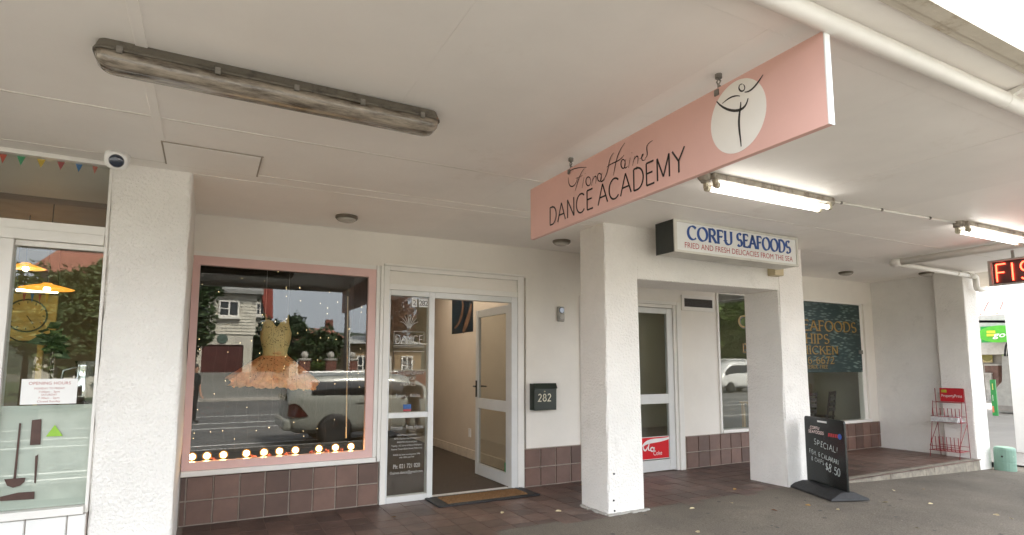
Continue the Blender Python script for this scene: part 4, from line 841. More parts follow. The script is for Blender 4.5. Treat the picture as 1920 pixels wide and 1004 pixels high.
def chalk(t, s, z, h, wd, it=0.1, slope=-.12): letter(sb, CH, t, Pn(s, z, .0125), u + Vector((0, 0, slope)), Z_, h, wd, 'mono', .11, .22, italic=it, jitter=.09, name='chalk_lettering')
chalk('SPECIAL!', -.16, .475, .058, .36); chalk('FISH, 6 CALAMARI', -.25, .375, .046, .46); chalk('& CHIPS', -.22, .305, .042, .2); chalk('$8.50', .0, .235, .075, .22)
PKW = mat('pale_red_print', (.80, .62, .58), .5)
letter(sb, PKW, 'CORFU', Pn(-.22, .635, .0125), u, Z_, .03, .15, 'mono', .24, .2, italic=.25, split=True); letter(sb, PKW, 'SEAFOODS', Pn(-.25, .592, .0125), u, Z_, .03, .25, 'mono', .24, .2, italic=.25, split=True)
lg = MB()
for k in range(5): lg.prism([Pn(.07 + k * .034, .585, .0118), Pn(.096 + k * .034, .585, .0118), Pn(.104 + k * .034, .62, .0118), Pn(.078 + k * .034, .62, .0118)], nrm * .001)
lg.build('red_logo', mat('red_logo_print', (.55, .04, .05), .5), sb, fix=True)
MB().prism([Pn(.25 + .028 * math.cos(R(a)), .602 + .028 * math.sin(R(a)), .0129) for a in range(0, 360, 24)], nrm * .001).build('blue_logo', mat('blue_logo_print', (.05, .12, .5), .5), sb, fix=True)

# newspaper rack against the far pillar (faces -X)
rk = thing('newspaper_rack', 'red wire newspaper stand with red header against the far right pillar', 'newspaper rack', (9.45, -1.12, 0))
RW = mat('red_wire', (.34, .025, .03), .45, .15, 20)
y0, y1 = -.93, -1.30; wr = MB(); T = lambda *p, r=.0042: wr.tube(p, r, 6)
for y in (y0, y1):
    T((9.32, y, .003), (9.42, y, .40), (9.50, y, .80)); T((9.62, y, .003), (9.58, y, .98)); T((9.32, y, .1), (9.6, y, .1)); T((9.44, y, .5), (9.6, y, .5)); T((9.34, y, .16), (9.6, y, .48))
for z, x in ((.1, 9.34), (.16, 9.34), (.5, 9.43), (.58, 9.42), (.78, 9.5)): T((x, y0, z), (x, y1, z)); T((9.6, y0, z), (9.6, y1, z))
wr.build('frame', RW, rk, smooth=True)
for zb_, xb, n in ((.1, 9.34, 4), (.5, 9.43, 4)):
    q = MB()
    for k in range(n):
        ya = y0 - .03 - k * .095; q.tube([(xb, ya, zb_), (xb - .01, ya, zb_ + .2), (xb - .01, ya - .05, zb_ + .2), (xb, ya - .05, zb_)], .005, 6)
    for k in range(8): q.tube([(xb, y0 - .02 - k * .047, zb_), (9.6, y0 - .02 - k * .047, zb_)], .004, 6)
    q.build('tray', RW, rk, smooth=True)
hdr = cbox('header', mat('red_header_print', (.50, .015, .025), .4), rk, 9.585, 9.592, -1.29, -.99, .79, .985)
text(hdr, WHITE, 'PropertyPress', (9.584, -1.14, .855), NY, Z_, .042, 'CENTER', .26); cbox('yellow_mark', mat('yellow_print', (.45, .42, .04), .5), hdr, 9.583, 9.5849, -1.08, -1.01, .92, .96)
for k in range(3):
    z = .506 + k * .026
    nw = MB().obox((9.485, -1.11 + .006 * k, z + .012), (.105, .012 * k, .004 * k), (-.01, .165, 0), (0, 0, .012)).build('newspaper', mat('newsprint', (.66, .64, .64), .8, .3, 22), None, bevel=.003)
    tag(nw, ['lowest folded newspaper in the red wire rack', 'middle folded newspaper in the red wire rack', 'topmost folded newspaper in the red wire rack'][k], 'newspaper', 'newspapers in the wire rack')

# pale green utility post
gp_ = Vector((10.06, -1.52, gz(10.0, -1.5))); gb = thing('utility_post', 'short pale green round utility post with peeling paint beside the far pillar', 'utility post', gp_)
MB().lathe([(.125, -.05), (.125, .115), (.121, .118), (.121, .124), (.125, .127), (.125, .29), (.118, .315), (.09, .325), (.0, .33)], gp_, (.02, -.02, 1), 22).build('shell', mat('pale_green_paint', (.19, .32, .25), .5, .1, 4, stain=((.55, .55, .48), 9, .6, .8)), gb, smooth=False)
MB().sphere(gp_ + Vector((-.12, -.02, .2)), .014, 8, 5).build('latch', BLACKP, gb)

# fallen leaves where the photograph shows them
lfm = [mat('dry_leaf', (.40, .24, .08), .8, .3, 40), mat('pale_leaf', (.58, .48, .30), .8, .2, 40), mat('rust_leaf', (.34, .11, .04), .8, .3, 40)]
spots = [(738, 971, 0, 'brown'), (942, 963, 1, ''), (1047, 960, 1, ''), (1090, 910, 0, ''), (1371, 944, 1, ''), (1298, 955, 1, ''), (1452, 958, 2, ''), (1308, 999, 1, ''), (1378, 919, 0, ''), (1617, 871, 1, ''), (1667, 898, 0, ''), (1745, 946, 1, ''), (1731, 918, 0, ''), (1571, 957, 1, ''), (1676, 921, 1, ''), (1720, 992, 1, ''), (1868, 967, 1, ''), (1897, 974, 1, ''), (1660, 943, 1, ''), (1515, 949, 0, '')]
for k, (px, py, c, _) in enumerate(spots):
    p = onz(px, py, 0.0); z = gz(p.x, p.y) if p.y < -1.32 else 0.001
    p = onz(px, py, z) ; a = rnd.uniform(0, 6.28); L_ = rnd.uniform(.022, .034); W_ = L_ * rnd.uniform(.4, .65); ca, sa = math.cos(a), math.sin(a); V = []
    for s, wv, hz in ((-1, 0, .004), (-.5, .8, .012), (0, 1, .015), (.5, .7, .012), (1, 0, .006), (.5, -.7, .003), (0, -1, .006), (-.5, -.8, .003)): V.append((p.x + ca * s * L_ - sa * wv * W_, p.y + sa * s * L_ + ca * wv * W_, z + hz + .001))
    o = MB().add(V + [(p.x, p.y, z + .004)], [(i, (i + 1) % 8, 8) for i in range(8)]).build('fallen_leaf', lfm[c])
    tag(o, ('brown', 'pale yellow', 'rust red')[c] + ' dry leaf lying on the ' + ('brown entrance tiles' if p.y > -1.32 else 'asphalt near the pink sign' if p.x < 3.6 else 'asphalt in front of the pillars' if p.x < 6.1 else 'asphalt right of the chalk board'), 'leaf', 'dry leaves scattered on the ground')
gr = MB(); r = random.Random(11)
for _ in range(420):
    x, y = r.uniform(0.5, 10.4), r.uniform(-4.2, -1.4); s = r.choice((.003, .004, .004, .006, .011)); z = gz(x, y); a = r.uniform(0, 6.28)
    gr.add([(x + s * math.cos(a + t) * (1.6 if t in (0, 3.14) else .7), y + s * math.sin(a + t) * (1.6 if t in (0, 3.14) else .7), z + .002 + r.uniform(0, .003)) for t in (0, 1.57, 3.14, 4.71)], [(0, 1, 2, 3)])
tag(gr.build('litter_specks', mat('pale_grit', (.32, .28, .21), .9, .3, 50)), 'scattered grit and leaf crumbs on the asphalt', 'litter', kind='stuff')

# ------------------------------------------------------------------ in the pink window: dress, globes, fairy lights
dr = thing('ballet_dress', 'peach ballet dress with sparkling bodice and tulle skirt hanging in the window', 'dress', (.58, .4, 1.15)); r = random.Random(5)
def tulle(name, col, al):
    m = bpy.data.materials.new(name); m.use_nodes = True; t = m.node_tree; N, L = t.nodes, t.links; N.clear()
    ge = N.new('ShaderNodeNewGeometry'); n = N.new('ShaderNodeTexNoise'); n.inputs['Scale'].default_value = 45; n.inputs['Detail'].default_value = 5; L.new(ge.outputs['Position'], n.inputs['Vector'])
    d = N.new('ShaderNodeBsdfDiffuse'); d.inputs[0].default_value = (*col, 1); tl = N.new('ShaderNodeBsdfTranslucent'); tl.inputs[0].default_value = (*col, 1); tr = N.new('ShaderNodeBsdfTransparent')
    a = N.new('ShaderNodeMixShader'); a.inputs[0].default_value = .45; L.new(d.outputs[0], a.inputs[1]); L.new(tl.outputs[0], a.inputs[2])
    b = N.new('ShaderNodeMixShader'); mr = N.new('ShaderNodeMapRange'); mr.inputs[1].default_value = .3; mr.inputs[2].default_value = .7; mr.inputs[3].default_value = al - .1; mr.inputs[4].default_value = min(1, al + .1)
    L.new(n.outputs[0], mr.inputs[0]); L.new(mr.outputs[0], b.inputs[0]); L.new(tr.outputs[0], b.inputs[1]); L.new(a.outputs[0], b.inputs[2]); o = N.new('ShaderNodeOutputMaterial'); L.new(b.outputs[0], o.inputs[0]); return m
T1, T2 = tulle('peach_tulle', (.95, .60, .30), .86), mat('gold_bodice', (.86, .60, .26), .5, .25, 60, col2=(.66, .48, .22))
for lay, (rr, drop, ph) in enumerate(((.40, .26, 0), (.385, .285, 1.3), (.36, .30, 2.1))):
    sk_ = MB(); n, mrow = 96, 9; V, F = [], []
    for j in range(mrow):
        t = j / (mrow - 1)
        for i in range(n):
            a = 2 * math.pi * i / n; rad = .095 + (rr - .095) * t ** .95; w_ = 1 + .06 * t * math.sin(9 * a + ph) + .03 * t * math.sin(23 * a + 2 * ph)
            z = 1.425 - drop * t + .03 * t * math.sin(7 * a + ph * 2) - .012 * t * abs(math.sin(20 * a)) - .05 * t * math.cos(a - .35) * .5
            V.append((.578 + rad * w_ * math.cos(a), .42 + rad * w_ * .62 * math.sin(a), z))
    F = [(j * n + i, j * n + (i + 1) % n, (j + 1) * n + (i + 1) % n, (j + 1) * n + i) for j in range(mrow - 1) for i in range(n)]
    sk_.add(V, F).build('skirt_layer', T1, dr, smooth=True)
bd_ = MB(); n = 40; V = []; prof = [(1.405, .118, .08), (1.43, .110, .075), (1.47, .114, .08), (1.52, .128, .085), (1.58, .140, .09), (1.63, .142, .088), (1.69, .134, .08), (1.75, .126, .07)]
for z, rx, ry in prof:
    for i in range(n):
        a = 2 * math.pi * i / n; fr_ = max(0, -math.sin(a)); dz = 0
        if z > 1.66: dz = (-.055 * math.exp(-(math.cos(a) / .28) ** 2) - .06 * math.exp(-((abs(math.cos(a)) - 1) / .1) ** 2)) * (z - 1.62) / .1
        V.append((.575 + rx * math.cos(a) * (1 + .015 * math.sin(17 * a)), .42 + ry * math.sin(a), z + dz))
bd_.add(V, [(j * n + i, j * n + (i + 1) % n, (j + 1) * n + (i + 1) % n, (j + 1) * n + i) for j in range(len(prof) - 1) for i in range(n)]).build('bodice', T2, dr, smooth=True)
bdn = MB()
for _ in range(160):
    a = r.uniform(3.3, 6.1); z = r.uniform(1.48, 1.69); bdn.sphere((.575 + .124 * math.cos(a), .42 + .092 * math.sin(a), z), .0035, 6, 4)
for _ in range(120):
    a = r.uniform(3.4, 6.0); q = r.uniform(.15, .38); bdn.sphere((.578 + q * math.cos(a), .415 + q * .64 * math.sin(a), 1.425 - .28 * ((q - .095) / .3) ** 1.1 + .008), .0035, 6, 4)
bdn.build('sequins', mat('dark_sequin', (.16, .10, .06), .2, metal=.5), dr)
for x, s in ((.475, -1), (.68, 1)): MB().tube([(x, .40, 1.70), (x - .008 * s, .41, 1.77), (x, .43, 1.80), (x + .01, .47, 1.74)], .006, 6).build('strap', T2, dr); MB().tube([(x, .43, 1.80), (x, .43, 2.36)], .0008, 4).build('hanging_thread', WHITE, dr)
MB().sphere((.60, .335, 1.43), .022, 10, 6, (1.2, .5, .8)).sphere((.565, .335, 1.43), .016, 10, 6, (1.3, .5, .7)).build('bow', T1, dr, smooth=True)
GL = mat('lit_warm_globe', (1, .9, .75), .3, emit=(1, .56, .20), estr=9)
SHELL = tulle('amber_globe_halo', (.9, .6, .3), .3)  # orange halo round each bulb, put into a faintly glowing shell
_e = SHELL.node_tree.nodes.new('ShaderNodeEmission'); _e.inputs[0].default_value = (1, .36, .06, 1); _e.inputs[1].default_value = .22
for _l in list(SHELL.node_tree.links):
    if _l.to_node.type == 'MIX_SHADER' and _l.from_node.type == 'MIX_SHADER': _d2 = _l.to_socket; SHELL.node_tree.links.remove(_l); SHELL.node_tree.links.new(_e.outputs[0], _d2)
gs = thing('globe_light_string', 'row of ten lit round globe bulbs along the bottom of the pink window', 'light string', (.6, .1, .45))
gx = []
for px, py in ((360, 858), (388, 855), (419, 853), (462, 850), (495, 848), (524, 846), (554, 844), (598, 842), (629, 840), (658, 837)):
    p = ony(px, py, .105); gx.append(p)
    g_ = MB().sphere((p.x,   .105, .543), .024, 16, 10).build('globe', GL, gs, smooth=True); MB().sphere((p.x, .105, .543), .036, 18, 12).build('halo_shell', SHELL, g_, smooth=True); MB().tube([(p.x, .105, .515), (p.x, .105, .478)], .016, 10).build('lamp_holder', BLACKP, g_)
MB().tube([(-.12, .105, .47)] + [(p.x, .105, .472) for p in gx] + [(1.42, .105, .47)], .005, 6).build('cable', BLACKP, gs)
MB().box(-.135, 1.42, .06, .15, .44, .466).build('shelf_board', mat('shelf_brown', (.14, .07, .03), .5), gs)
FL = mat('lit_fairy_bulb', (1, .9, .7), .3, emit=(1, .70, .36), estr=.7)
fl = thing('fairy_light_curtain', 'curtain of tiny warm fairy lights on fine wires inside the pink window', 'fairy lights', (.6, .25, .5)); r = random.Random(21)
for k in range(15):
    x = -.05 + k * .098 + r.uniform(-.02, .02); y = r.uniform(.16, .26); zt = 2.34; q = MB(); ends = r.uniform(.52, .75)
    pts = [(x + .012 * math.sin(i * 1.7 + k), y, zt - (zt - ends) * i / 14) for i in range(15)]; wire = MB().tube(pts, .0007, 4).build('wire', DARKGAP, fl)
    for i in range(r.randint(3, 7)): t = r.uniform(0, 1); j = t * 14; a_, b_ = pts[int(min(13, j))], pts[int(min(13, j)) + 1]; f_ = j - int(min(13, j)); q.sphere([a_[c] + (b_[c] - a_[c]) * f_ for c in range(3)], .0024, 6, 4)
    q.build('bulb', FL, wire)
rd = ony(652, 556, .3); r2 = ony(649, 822, .3)
tag(MB().tube([rd, rd.lerp(r2, .5) + Vector((.003, 0, 0)), r2], .006, 8).build('curtain_rod', mat('pale_rod', (.60, .48, .34), .5)), 'thin pale rod hanging upright at the right of the pink window', 'rod')
for k, px in enumerate((400, 475, 505, 540, 585, 612, 640)):
    p = ony(px, 845 - (px - 360) * .07, .2); tag(leafy(MB(), (p.x, .2, .50), (.03, .02, .025), 26, .012, 0, k).build('paper_flower', mat('paper_rose', (.45, .12, .10), .8, .3, 30)), 'small dusky pink flower lying behind the globe bulbs', 'flower', 'dusky flowers behind the globes')

# ------------------------------------------------------------------ vehicles across the footpath
def vehicle(name, label, cat, x0, ynear, z, L_, W_, stations, paint, glassspans, wheels, lamp='tail', direction=1, rear=None):
    # stations: (t, zbot, zbelt, zroof, half width factor, roof half width factor); nose at x0 + L_ * direction
    yc_ = ynear - W_ / 2; t = thing(name, label, cat, (x0 + L_ / 2 * direction, yc_, z)); V = []; hw = W_ / 2
    rings = []
    for (u, zb, ze, zr, f, fr_) in stations:
        x = x0 + u * L_ * direction; h = hw * f; rw = hw * fr_
        prof = [(0, zb), (h * .8, zb), (h * .97, zb + .1), (h, (zb + ze) / 2), (h * .985, ze - .02), (h * .97, ze + .03), (rw * 1.02 + (h - rw) * .12, zr - .13), (rw * .93, zr - .03), (rw * .6, zr), (0, zr + .01)]
        ring = [(x, yc_ + a, z + b) for a, b in prof] + [(x, yc_ - a, z + b) for a, b in prof[-2:0:-1]]
        rings.append(ring)
    k = len(rings[0]); VV = [p for q in rings for p in q]; F, mi = [], []
    for i in range(len(rings) - 1):
        um = (stations[i][0] + stations[i + 1][0]) / 2
        for j in range(k):
            F.append((i * k + j, i * k + (j + 1) % k, (i + 1) * k + (j + 1) % k, (i + 1) * k + j)); g = j in (5, 12) and any(a < um < b for a, b in glassspans); mi.append(1 if g else 0)
    F += [tuple(range(k - 1, -1, -1)), tuple(range((len(rings) - 1) * k, len(rings) * k))]; mi += [0, 0]
    mb = MB(); mb.v, mb.f, mb.mi = VV, F, mi
    DG = mat('dark_car_glass', (.010, .011, .012), .06, coat=1)
    o = mb.build('body', [paint, DG], t, smooth=True, fix=True); ss = o.modifiers.new('s', 'SUBSURF'); ss.levels = 2; ss.render_levels = 2
    for uw in wheels:
        x = x0 + uw * L_ * direction
        for sgn in (1, -1):
            ys = yc_ + sgn * (hw - .08)
            MB().lathe([(.375, 0), (.38, .06), (.36, .076), (.1, .078)], (x, ys, z + .33), (0, sgn, 0), 28).build('wheel_arch', BLACKP, t, smooth=True)
            wl = MB().lathe([(.22, .0), (.31, .0), (.335, .03), (.335, .15), (.30, .175), (.22, .165)], (x, ys - sgn * .07, z + .335), (0, sgn, 0), 28).build('wheel', BLACK, t, smooth=True)
            rm_ = MB().lathe([(.215, .10), (.225, .158), (.2, .16)], (x, ys - sgn * .07, z + .335), (0, sgn, 0), 24)
            for q in range(5):
                a = q * 1.2566; rm_.obox((x + .11 * math.cos(a), ys - sgn * .07 + sgn * .15, z + .335 + .11 * math.sin(a)), (.1 * math.cos(a), 0, .1 * math.sin(a)), (-.028 * math.sin(a), 0, .028 * math.cos(a)), (0, .012, 0))
            rm_.build('rim', mat('alloy_rim', (.5, .5, .5), .3, metal=.8), wl)
    return t, yc_, hw
SILV = mat('silver_car_paint', (.26, .27, .245), .35, .03, 2, metal=.0, coat=.6)
st = [(0, .42, .95, 1.30, .80, .62), (.012, .34, .97, 1.38, .90, .70), (.05, .26, .99, 1.49, .97, .76), (.10, .24, .99, 1.535, .99, .78), (.2, .24, .985, 1.55, 1, .79), (.35, .23, .97, 1.56, 1, .79), (.5, .23, .95, 1.545, 1, .78), (.6, .23, .94, 1.48, 1, .76), (.68, .24, .92, 1.25, .99, .78), (.75, .25, .90, .98, .98, .85), (.86, .26, .84, .92, .96, .86), (.95, .28, .74, .82, .90, .8), (1, .36, .62, .68, .78, .7)]
cx0 = 1.50
suv, ycv, hwv = vehicle('parked_car', 'silver estate car parked at the kerb, seen mirrored in the pink window', 'car', cx0, -7.2, ROADZ, 4.6, 1.78, st, SILV, [(.10, .6)], [.215, .80])
xr = cx0
for sgn in (1, -1):
    yy = ycv + sgn * hwv
    MB().prism([(xr + .03, yy - sgn * .13, .26), (xr + .16, yy - sgn * .03, .24), (xr + .44, yy - sgn * .004, .25), (xr + .26, yy - sgn * .012, .48), (xr + .15, yy - sgn * .04, .53), (xr + .05, yy - sgn * .12, .50)], (0, sgn * .012, 0)).build('tail_light', mat('red_tail_lens', (.06, .008, .009), .12, coat=1), suv, fix=True)
    MB().tube([(xr + .5, yy - sgn * .20, 1.16), (xr + 2.4, yy - sgn * .19, 1.175)], .018, 8).build('roof_rail', ALU, suv)
    MB().box(xr + 1.42, xr + 1.60, yy - .012, yy + .012, .50, .525).build('door_handle', SILV, suv)
MB().prism([(xr + .01, ycv - .66, .58), (xr + .01, ycv + .66, .58), (xr + .17, ycv + .55, 1.02), (xr + .17, ycv - .55, 1.02)], (-.035, 0, .01)).build('rear_window', mat('dark_car_glass', ()), suv, fix=True)
MB().box(xr - .05, xr + .12, ycv - .80, ycv + .80, -.05, .20).build('bumper', SILV, suv, bevel=.06)
VANW = mat('white_van_paint', (.72, .72, .70), .3, .03, 2, coat=.6)
sv = [(0, .40, 1.05, 1.9, .94, .84), (.02, .30, 1.08, 1.97, .98, .88), (.2, .28, 1.1, 2.0, 1, .9), (.5, .28, 1.1, 2.0, 1, .9), (.70, .28, 1.08, 1.98, 1, .88), (.78, .28, 1.06, 1.90, 1, .84), (.88, .28, 1.02, 1.45, .99, .82), (.95, .30, .98, 1.10, .96, .85), (1, .36, .75, .85, .85, .8)]
vl = mir(1352, 745, 20); van, yv, hv = vehicle('delivery_van', 'white van with roof ladder across the road, mirrored in the seafood window', 'van', vl.x + 4.9, -20, ROADZ, 4.9, 1.9, sv, VANW, [(.05, .9)], [.2, .8], direction=-1)
for yy in (yv - .5, yv + .5): MB().tube([(vl.x + .9, yy, 1.72), (vl.x + 4.7, yy, 1.72)], .035, 8).build('roof_rack', ALU, van)
for k in range(5): MB().box(vl.x + 1.2 + k * .8, vl.x + 1.26 + k * .8, yv - .6, yv + .6, 1.6, 1.69).build('rack_bar', ALU, van)
MB().box(vl.x - .03, vl.x + .12, yv - .85, yv + .85, -.02, .28).build('bumper', mat('dark_bumper', (.03, .03, .03), .6), van, bevel=.04)
MB().box(vl.x + .02, vl.x + .25, yv + .5, yv + .90, .34, .5).build('headlight', mat('head_lens', (.6, .6, .58), .1, coat=1), van, bevel=.04)

# ------------------------------------------------------------------ people out on the street (they show only as reflections)
def person(label, x, y, z, face, J, cols, hairc, extras=None, scale=1.0):
    t = thing('person', label, 'person', (x, y, z)); c, s = math.cos(face), math.sin(face)
    P = lambda p: Vector((x + (p[0] * c - p[1] * s) * scale, y + (p[0] * s + p[1] * c) * scale, z + p[2] * scale))
    verts, edges, rad = [], [], []
    def chain(start, pts):
        i = start
        for p, r_ in pts:
            verts.append(P(p)); rad.append(r_ * scale); n_ = len(verts) - 1
            if i is not None: edges.append((i, n_))
            i = n_
        return i
    pel = chain(None, [(J['pelvis'], .15)]); ch = chain(pel, [(J['waist'], .13), (J['chest'], .155)]); nk = chain(ch, [(J['neck'], .06)]); chain(nk, [(J['chin'], .062), (J['face'], .085), (J['crown'], .075)])
    for sd_ in ('L', 'R'):
        chain(pel, [(J['hip' + sd_], .10), (J['knee' + sd_], .065), (J['ankle' + sd_], .045), (J['toe' + sd_], .042)])
        h = chain(ch, [(J['sh' + sd_], .062), (J['elb' + sd_], .046), (J['wr' + sd_], .03), (J['palm' + sd_], .034)])
        pw, pp = Vector(J['wr' + sd_]), Vector(J['palm' + sd_]); d = (pp - pw).normalized(); sdv = d.cross(Vector((0, 1, .2))).normalized()
        for q, (off, ln) in enumerate(((-.03, .075), (-.01, .085), (.01, .08), (.03, .065))):
            b0 = pp + sdv * off + d * .03; chain(h, [(tuple(b0), .010), (tuple(b0 + d * ln * .55 + Vector((0, .01, -.008))), .009), (tuple(b0 + d * ln + Vector((0, .03, -.02))), .008)])
        b0 = pp + sdv * -.045; chain(h, [(tuple(b0), .011), (tuple(b0 + d * .04 + sdv * -.015), .009)])
    me = bpy.data.meshes.new('body'); me.from_pydata(verts, edges, []); o = bpy.data.objects.new('body', me); COL.objects.link(o)
    sk = o.modifiers.new('skin', 'SKIN'); sk.use_smooth_shade = True; lay = me.skin_vertices[0]
    for i, r_ in enumerate(rad): lay.data[i].radius = (r_, r_)
    lay.data[0].use_root = True; su = o.modifiers.new('sub', 'SUBSURF'); su.levels = 2; su.render_levels = 2
    bpy.context.view_layer.update(); ev = bpy.data.meshes.new_from_object(o.evaluated_get(bpy.context.evaluated_depsgraph_get())); bpy.data.objects.remove(o)
    ev.materials.clear()
    for m_ in cols: ev.materials.append(m_)
    inv = lambda v: Vector(((v.x - x) * c + (v.y - y) * s, -(v.x - x) * s + (v.y - y) * c, v.z - z)) / scale
    segs = []
    for sd_ in ('L', 'R'): segs += [(J['sh' + sd_], J['elb' + sd_], 1), (J['elb' + sd_], J['palm' + sd_], 0), (J['hip' + sd_], J['knee' + sd_], 2), (J['knee' + sd_], J['ankle' + sd_], 2), (J['ankle' + sd_], J['toe' + sd_], 3)]
    segs += [(J['pelvis'], J['pelvis'], 2), (J['waist'], J['neck'], 1), (J['chin'], J['crown'], 0)]
    for p in ev.polygons:
        q = inv(p.center); best = None
        for a, b, m_ in segs:
            a, b = Vector(a), Vector(b); ab = b - a; u_ = 0 if ab.length < 1e-6 else max(0, min(1, (q - a).dot(ab) / ab.length_squared)); d_ = (q - a - ab * u_).length
            if best is None or d_ < best[0]: best = (d_, m_)
        p.material_index = best[1]; p.use_smooth = True
    ob = bpy.data.objects.new('body', ev); COL.objects.link(ob); child(ob, t)
    f_, cr_ = Vector(J['face']), Vector(J['crown']); hm = MB().sphere(P(f_ * .35 + cr_ * .65 + Vector((0, -.02, .012))), .102 * scale, 14, 9, (.86, 1, .88)); hm.build('hair', hairc, t, smooth=True)
    ey = MB()
    for q in (-.03, .03): ey.sphere(P(f_ + Vector((q, .078, .02))), .011 * scale, 8, 5)
    ey.build('eyes', BLACKP, t); MB().sphere(P(f_ + Vector((0, .088, -.008))), .015 * scale, 8, 5, (.8, 1, 1.3)).build('nose', cols[0], t, smooth=True)
    MB().sphere(P(f_ + Vector((0, .08, -.042))), .02 * scale, 8, 5, (1.2, .4, .3)).build('mouth', mat('lips', (.35, .13, .11), .5), t, smooth=True)
    for q in (-.082, .082): MB().sphere(P(f_ + Vector((q, 0, .0))), .026 * scale, 8, 5, (.4, .7, 1.1)).build('ear', cols[0], t, smooth=True)
    return t, P
SKIN = mat('skin', (.48, .27, .18), .5); DKT = mat('dark_shirt', (.012, .016, .015), .8); JEAN = mat('dark_jeans', (.025, .035, .06), .8); SHOE = mat('dark_shoe', (.02, .02, .02), .6); HAIR = mat('dark_hair', (.015, .010, .008), .5)
J1 = dict(pelvis=(0, -.10, .78), waist=(0, -.03, .95), chest=(0, .10, 1.16), neck=(0, .20, 1.32), chin=(0, .25, 1.38), face=(0, .28, 1.45), crown=(0, .27, 1.54), hipL=(-.1, -.1, .74), hipR=(.1, -.1, .74), kneeL=(-.12, .12, .43), kneeR=(.12, .10, .43), ankleL=(-.13, -.06, .08), ankleR=(.13, -.04, .08), toeL=(-.15, .10, .04), toeR=(.15, .12, .04),
          shL=(-.19, .12, 1.24), shR=(.19, .12, 1.24), elbL=(-.25, .20, .98), elbR=(.25, .20, .98), wrL=(-.13, .40, 1.06), wrR=(.14, .40, 1.06), palmL=(-.08, .46, 1.10), palmR=(.09, .46, 1.10))
pp = mir(776, 740, 6.2); t1, P1 = person('person in dark shirt and jeans bending forward, mirrored in the side light', pp.x, -6.2, gz(4, -6.2), R(25), J1, [SKIN, DKT, JEAN, SHOE], HAIR, scale=.86)
J2 = dict(pelvis=(0, 0, .95), waist=(0, 0, 1.1), chest=(0, .02, 1.32), neck=(0, .02, 1.5), chin=(0, .04, 1.54), face=(0, .05, 1.61), crown=(0, .03, 1.71), hipL=(-.1, 0, .9), hipR=(.1, 0, .9), kneeL=(-.11, .12, .5), kneeR=(.11, -.02, .5), ankleL=(-.11, .12, .08), ankleR=(.11, -.22, .12), toeL=(-.12, .27, .04), toeR=(.12, -.08, .04),
          shL=(-.2, .02, 1.42), shR=(.2, .02, 1.42), elbL=(-.24, -.05, 1.14), elbR=(.24, .02, 1.14), wrL=(-.22, .02, .90), wrR=(.22, .08, .90), palmL=(-.22, .05, .83), palmR=(.22, .11, .83))
pp = mir(363, 735, 14.3); t2, P2 = person('person in dark clothes with a backpack out on the road, mirrored in the pink window', pp.x, -14.3, ROADZ, R(-60), J2, [SKIN, DKT, mat('black_trousers', (.015, .015, .016), .8), SHOE], HAIR)
q = P2((0, -.2, 1.22)); MB().sphere(q, .2, 14, 10, (.75, .75, 1.1)).build('backpack', BLACK, t2, smooth=True)

# ------------------------------------------------------------------ houses, hedges and poles across the road
BOARD = mat('cream_weatherboard', (.56, .53, .45), .55, .06, 1.5); CRM = mat('cream_plaster', (.55, .52, .45), .7, .06, 1); ROOFR = mat('red_iron_roof', (.30, .055, .035), .5, .15, 2); TERR = mat('terracotta_tiles', (.33, .13, .09), .7, .2, 4)
hsn = thing('weatherboard_house', 'two storey cream weatherboard house with maroon garage door, mirrored in the pink window', 'house', (1, -37, .8)); YD = 36.0
a, b = mir(330, 640, YD), mir(474, 640, YD); xl, xr_ = a.x, b.x; zb0, ze = .6, mir(474, 553, YD).z; zm = mir(474, 628, YD).z
g0, g1 = mir(379, 646, YD), mir(454, 706, YD)
cbox('lower_wall', CRM, hsn, xl, g0.x, -37, -YD, zb0, zm); cbox('lower_wall', CRM, hsn, g1.x, xr_, -37, -YD, zb0, zm); cbox('lower_wall', CRM, hsn, g0.x, g1.x, -37, -YD, g0.z, zm)
gd = cbox('garage_door', mat('maroon_door', (.075, .018, .016), .5), hsn, g0.x, g1.x, -36.2, -36.1, zb0, g0.z)
for k in range(9): cbox('door_board', mat('maroon_door', ()), gd, g0.x + (g1.x - g0.x) * k / 9 + .01, g0.x + (g1.x - g0.x) * (k + 1) / 9 - .01, -36.1, -36.085, zb0, g0.z - .02)
n = 13; hb_ = (ze - zm) / n; w0, w1 = mir(411, 563, YD), mir(448, 595, YD)
for k in range(n): MB().prism([(xl, -YD + .06, zm + k * hb_), (xl, -YD + .015, zm + (k + 1) * hb_), (xl, -37, zm + (k + 1) * hb_), (xl, -37, zm + k * hb_)], (xr_ + .12 - xl, 0, 0)).build('weatherboard', BOARD, hsn, fix=True)
def hwin(x0, x1, z0, z1, y, parent):
    f = MB(); e = .1
    f.box(x0, x0 + e, y, y + .1, z0, z1).box(x1 - e, x1, y, y + .1, z0, z1).box(x0 + e, x1 - e, y, y + .1, z0, z0 + e).box(x0 + e, x1 - e, y, y + .1, z1 - e, z1).box((x0 + x1) / 2 - .05, (x0 + x1) / 2 + .05, y, y + .1, z0 + e, z1 - e).box(x0 + e, (x0 + x1) / 2 - .05, y, y + .09, (z0 + z1) / 2 - .03, (z0 + z1) / 2 + .03).box(x0 - .1, x1 + .1, y, y + .25, z0 - .15, z0 - .001)
    w_ = f.build('window', TRIM, parent); cbox('pane', mat('dark_house_glass', (.02, .024, .025), .05, coat=1), w_, x0 + e, x1 - e, y + .02, y + .04, z0 + e, z1 - e)
hwin(w0.x, w1.x, w1.z, w0.z, -YD + .05, hsn)
q0, q1 = mir(394, 563, YD), mir(375, 590, YD); hwin(min(q0.x, q1.x) - .3, max(q0.x, q1.x), q1.z, q0.z, -YD + .05, hsn)
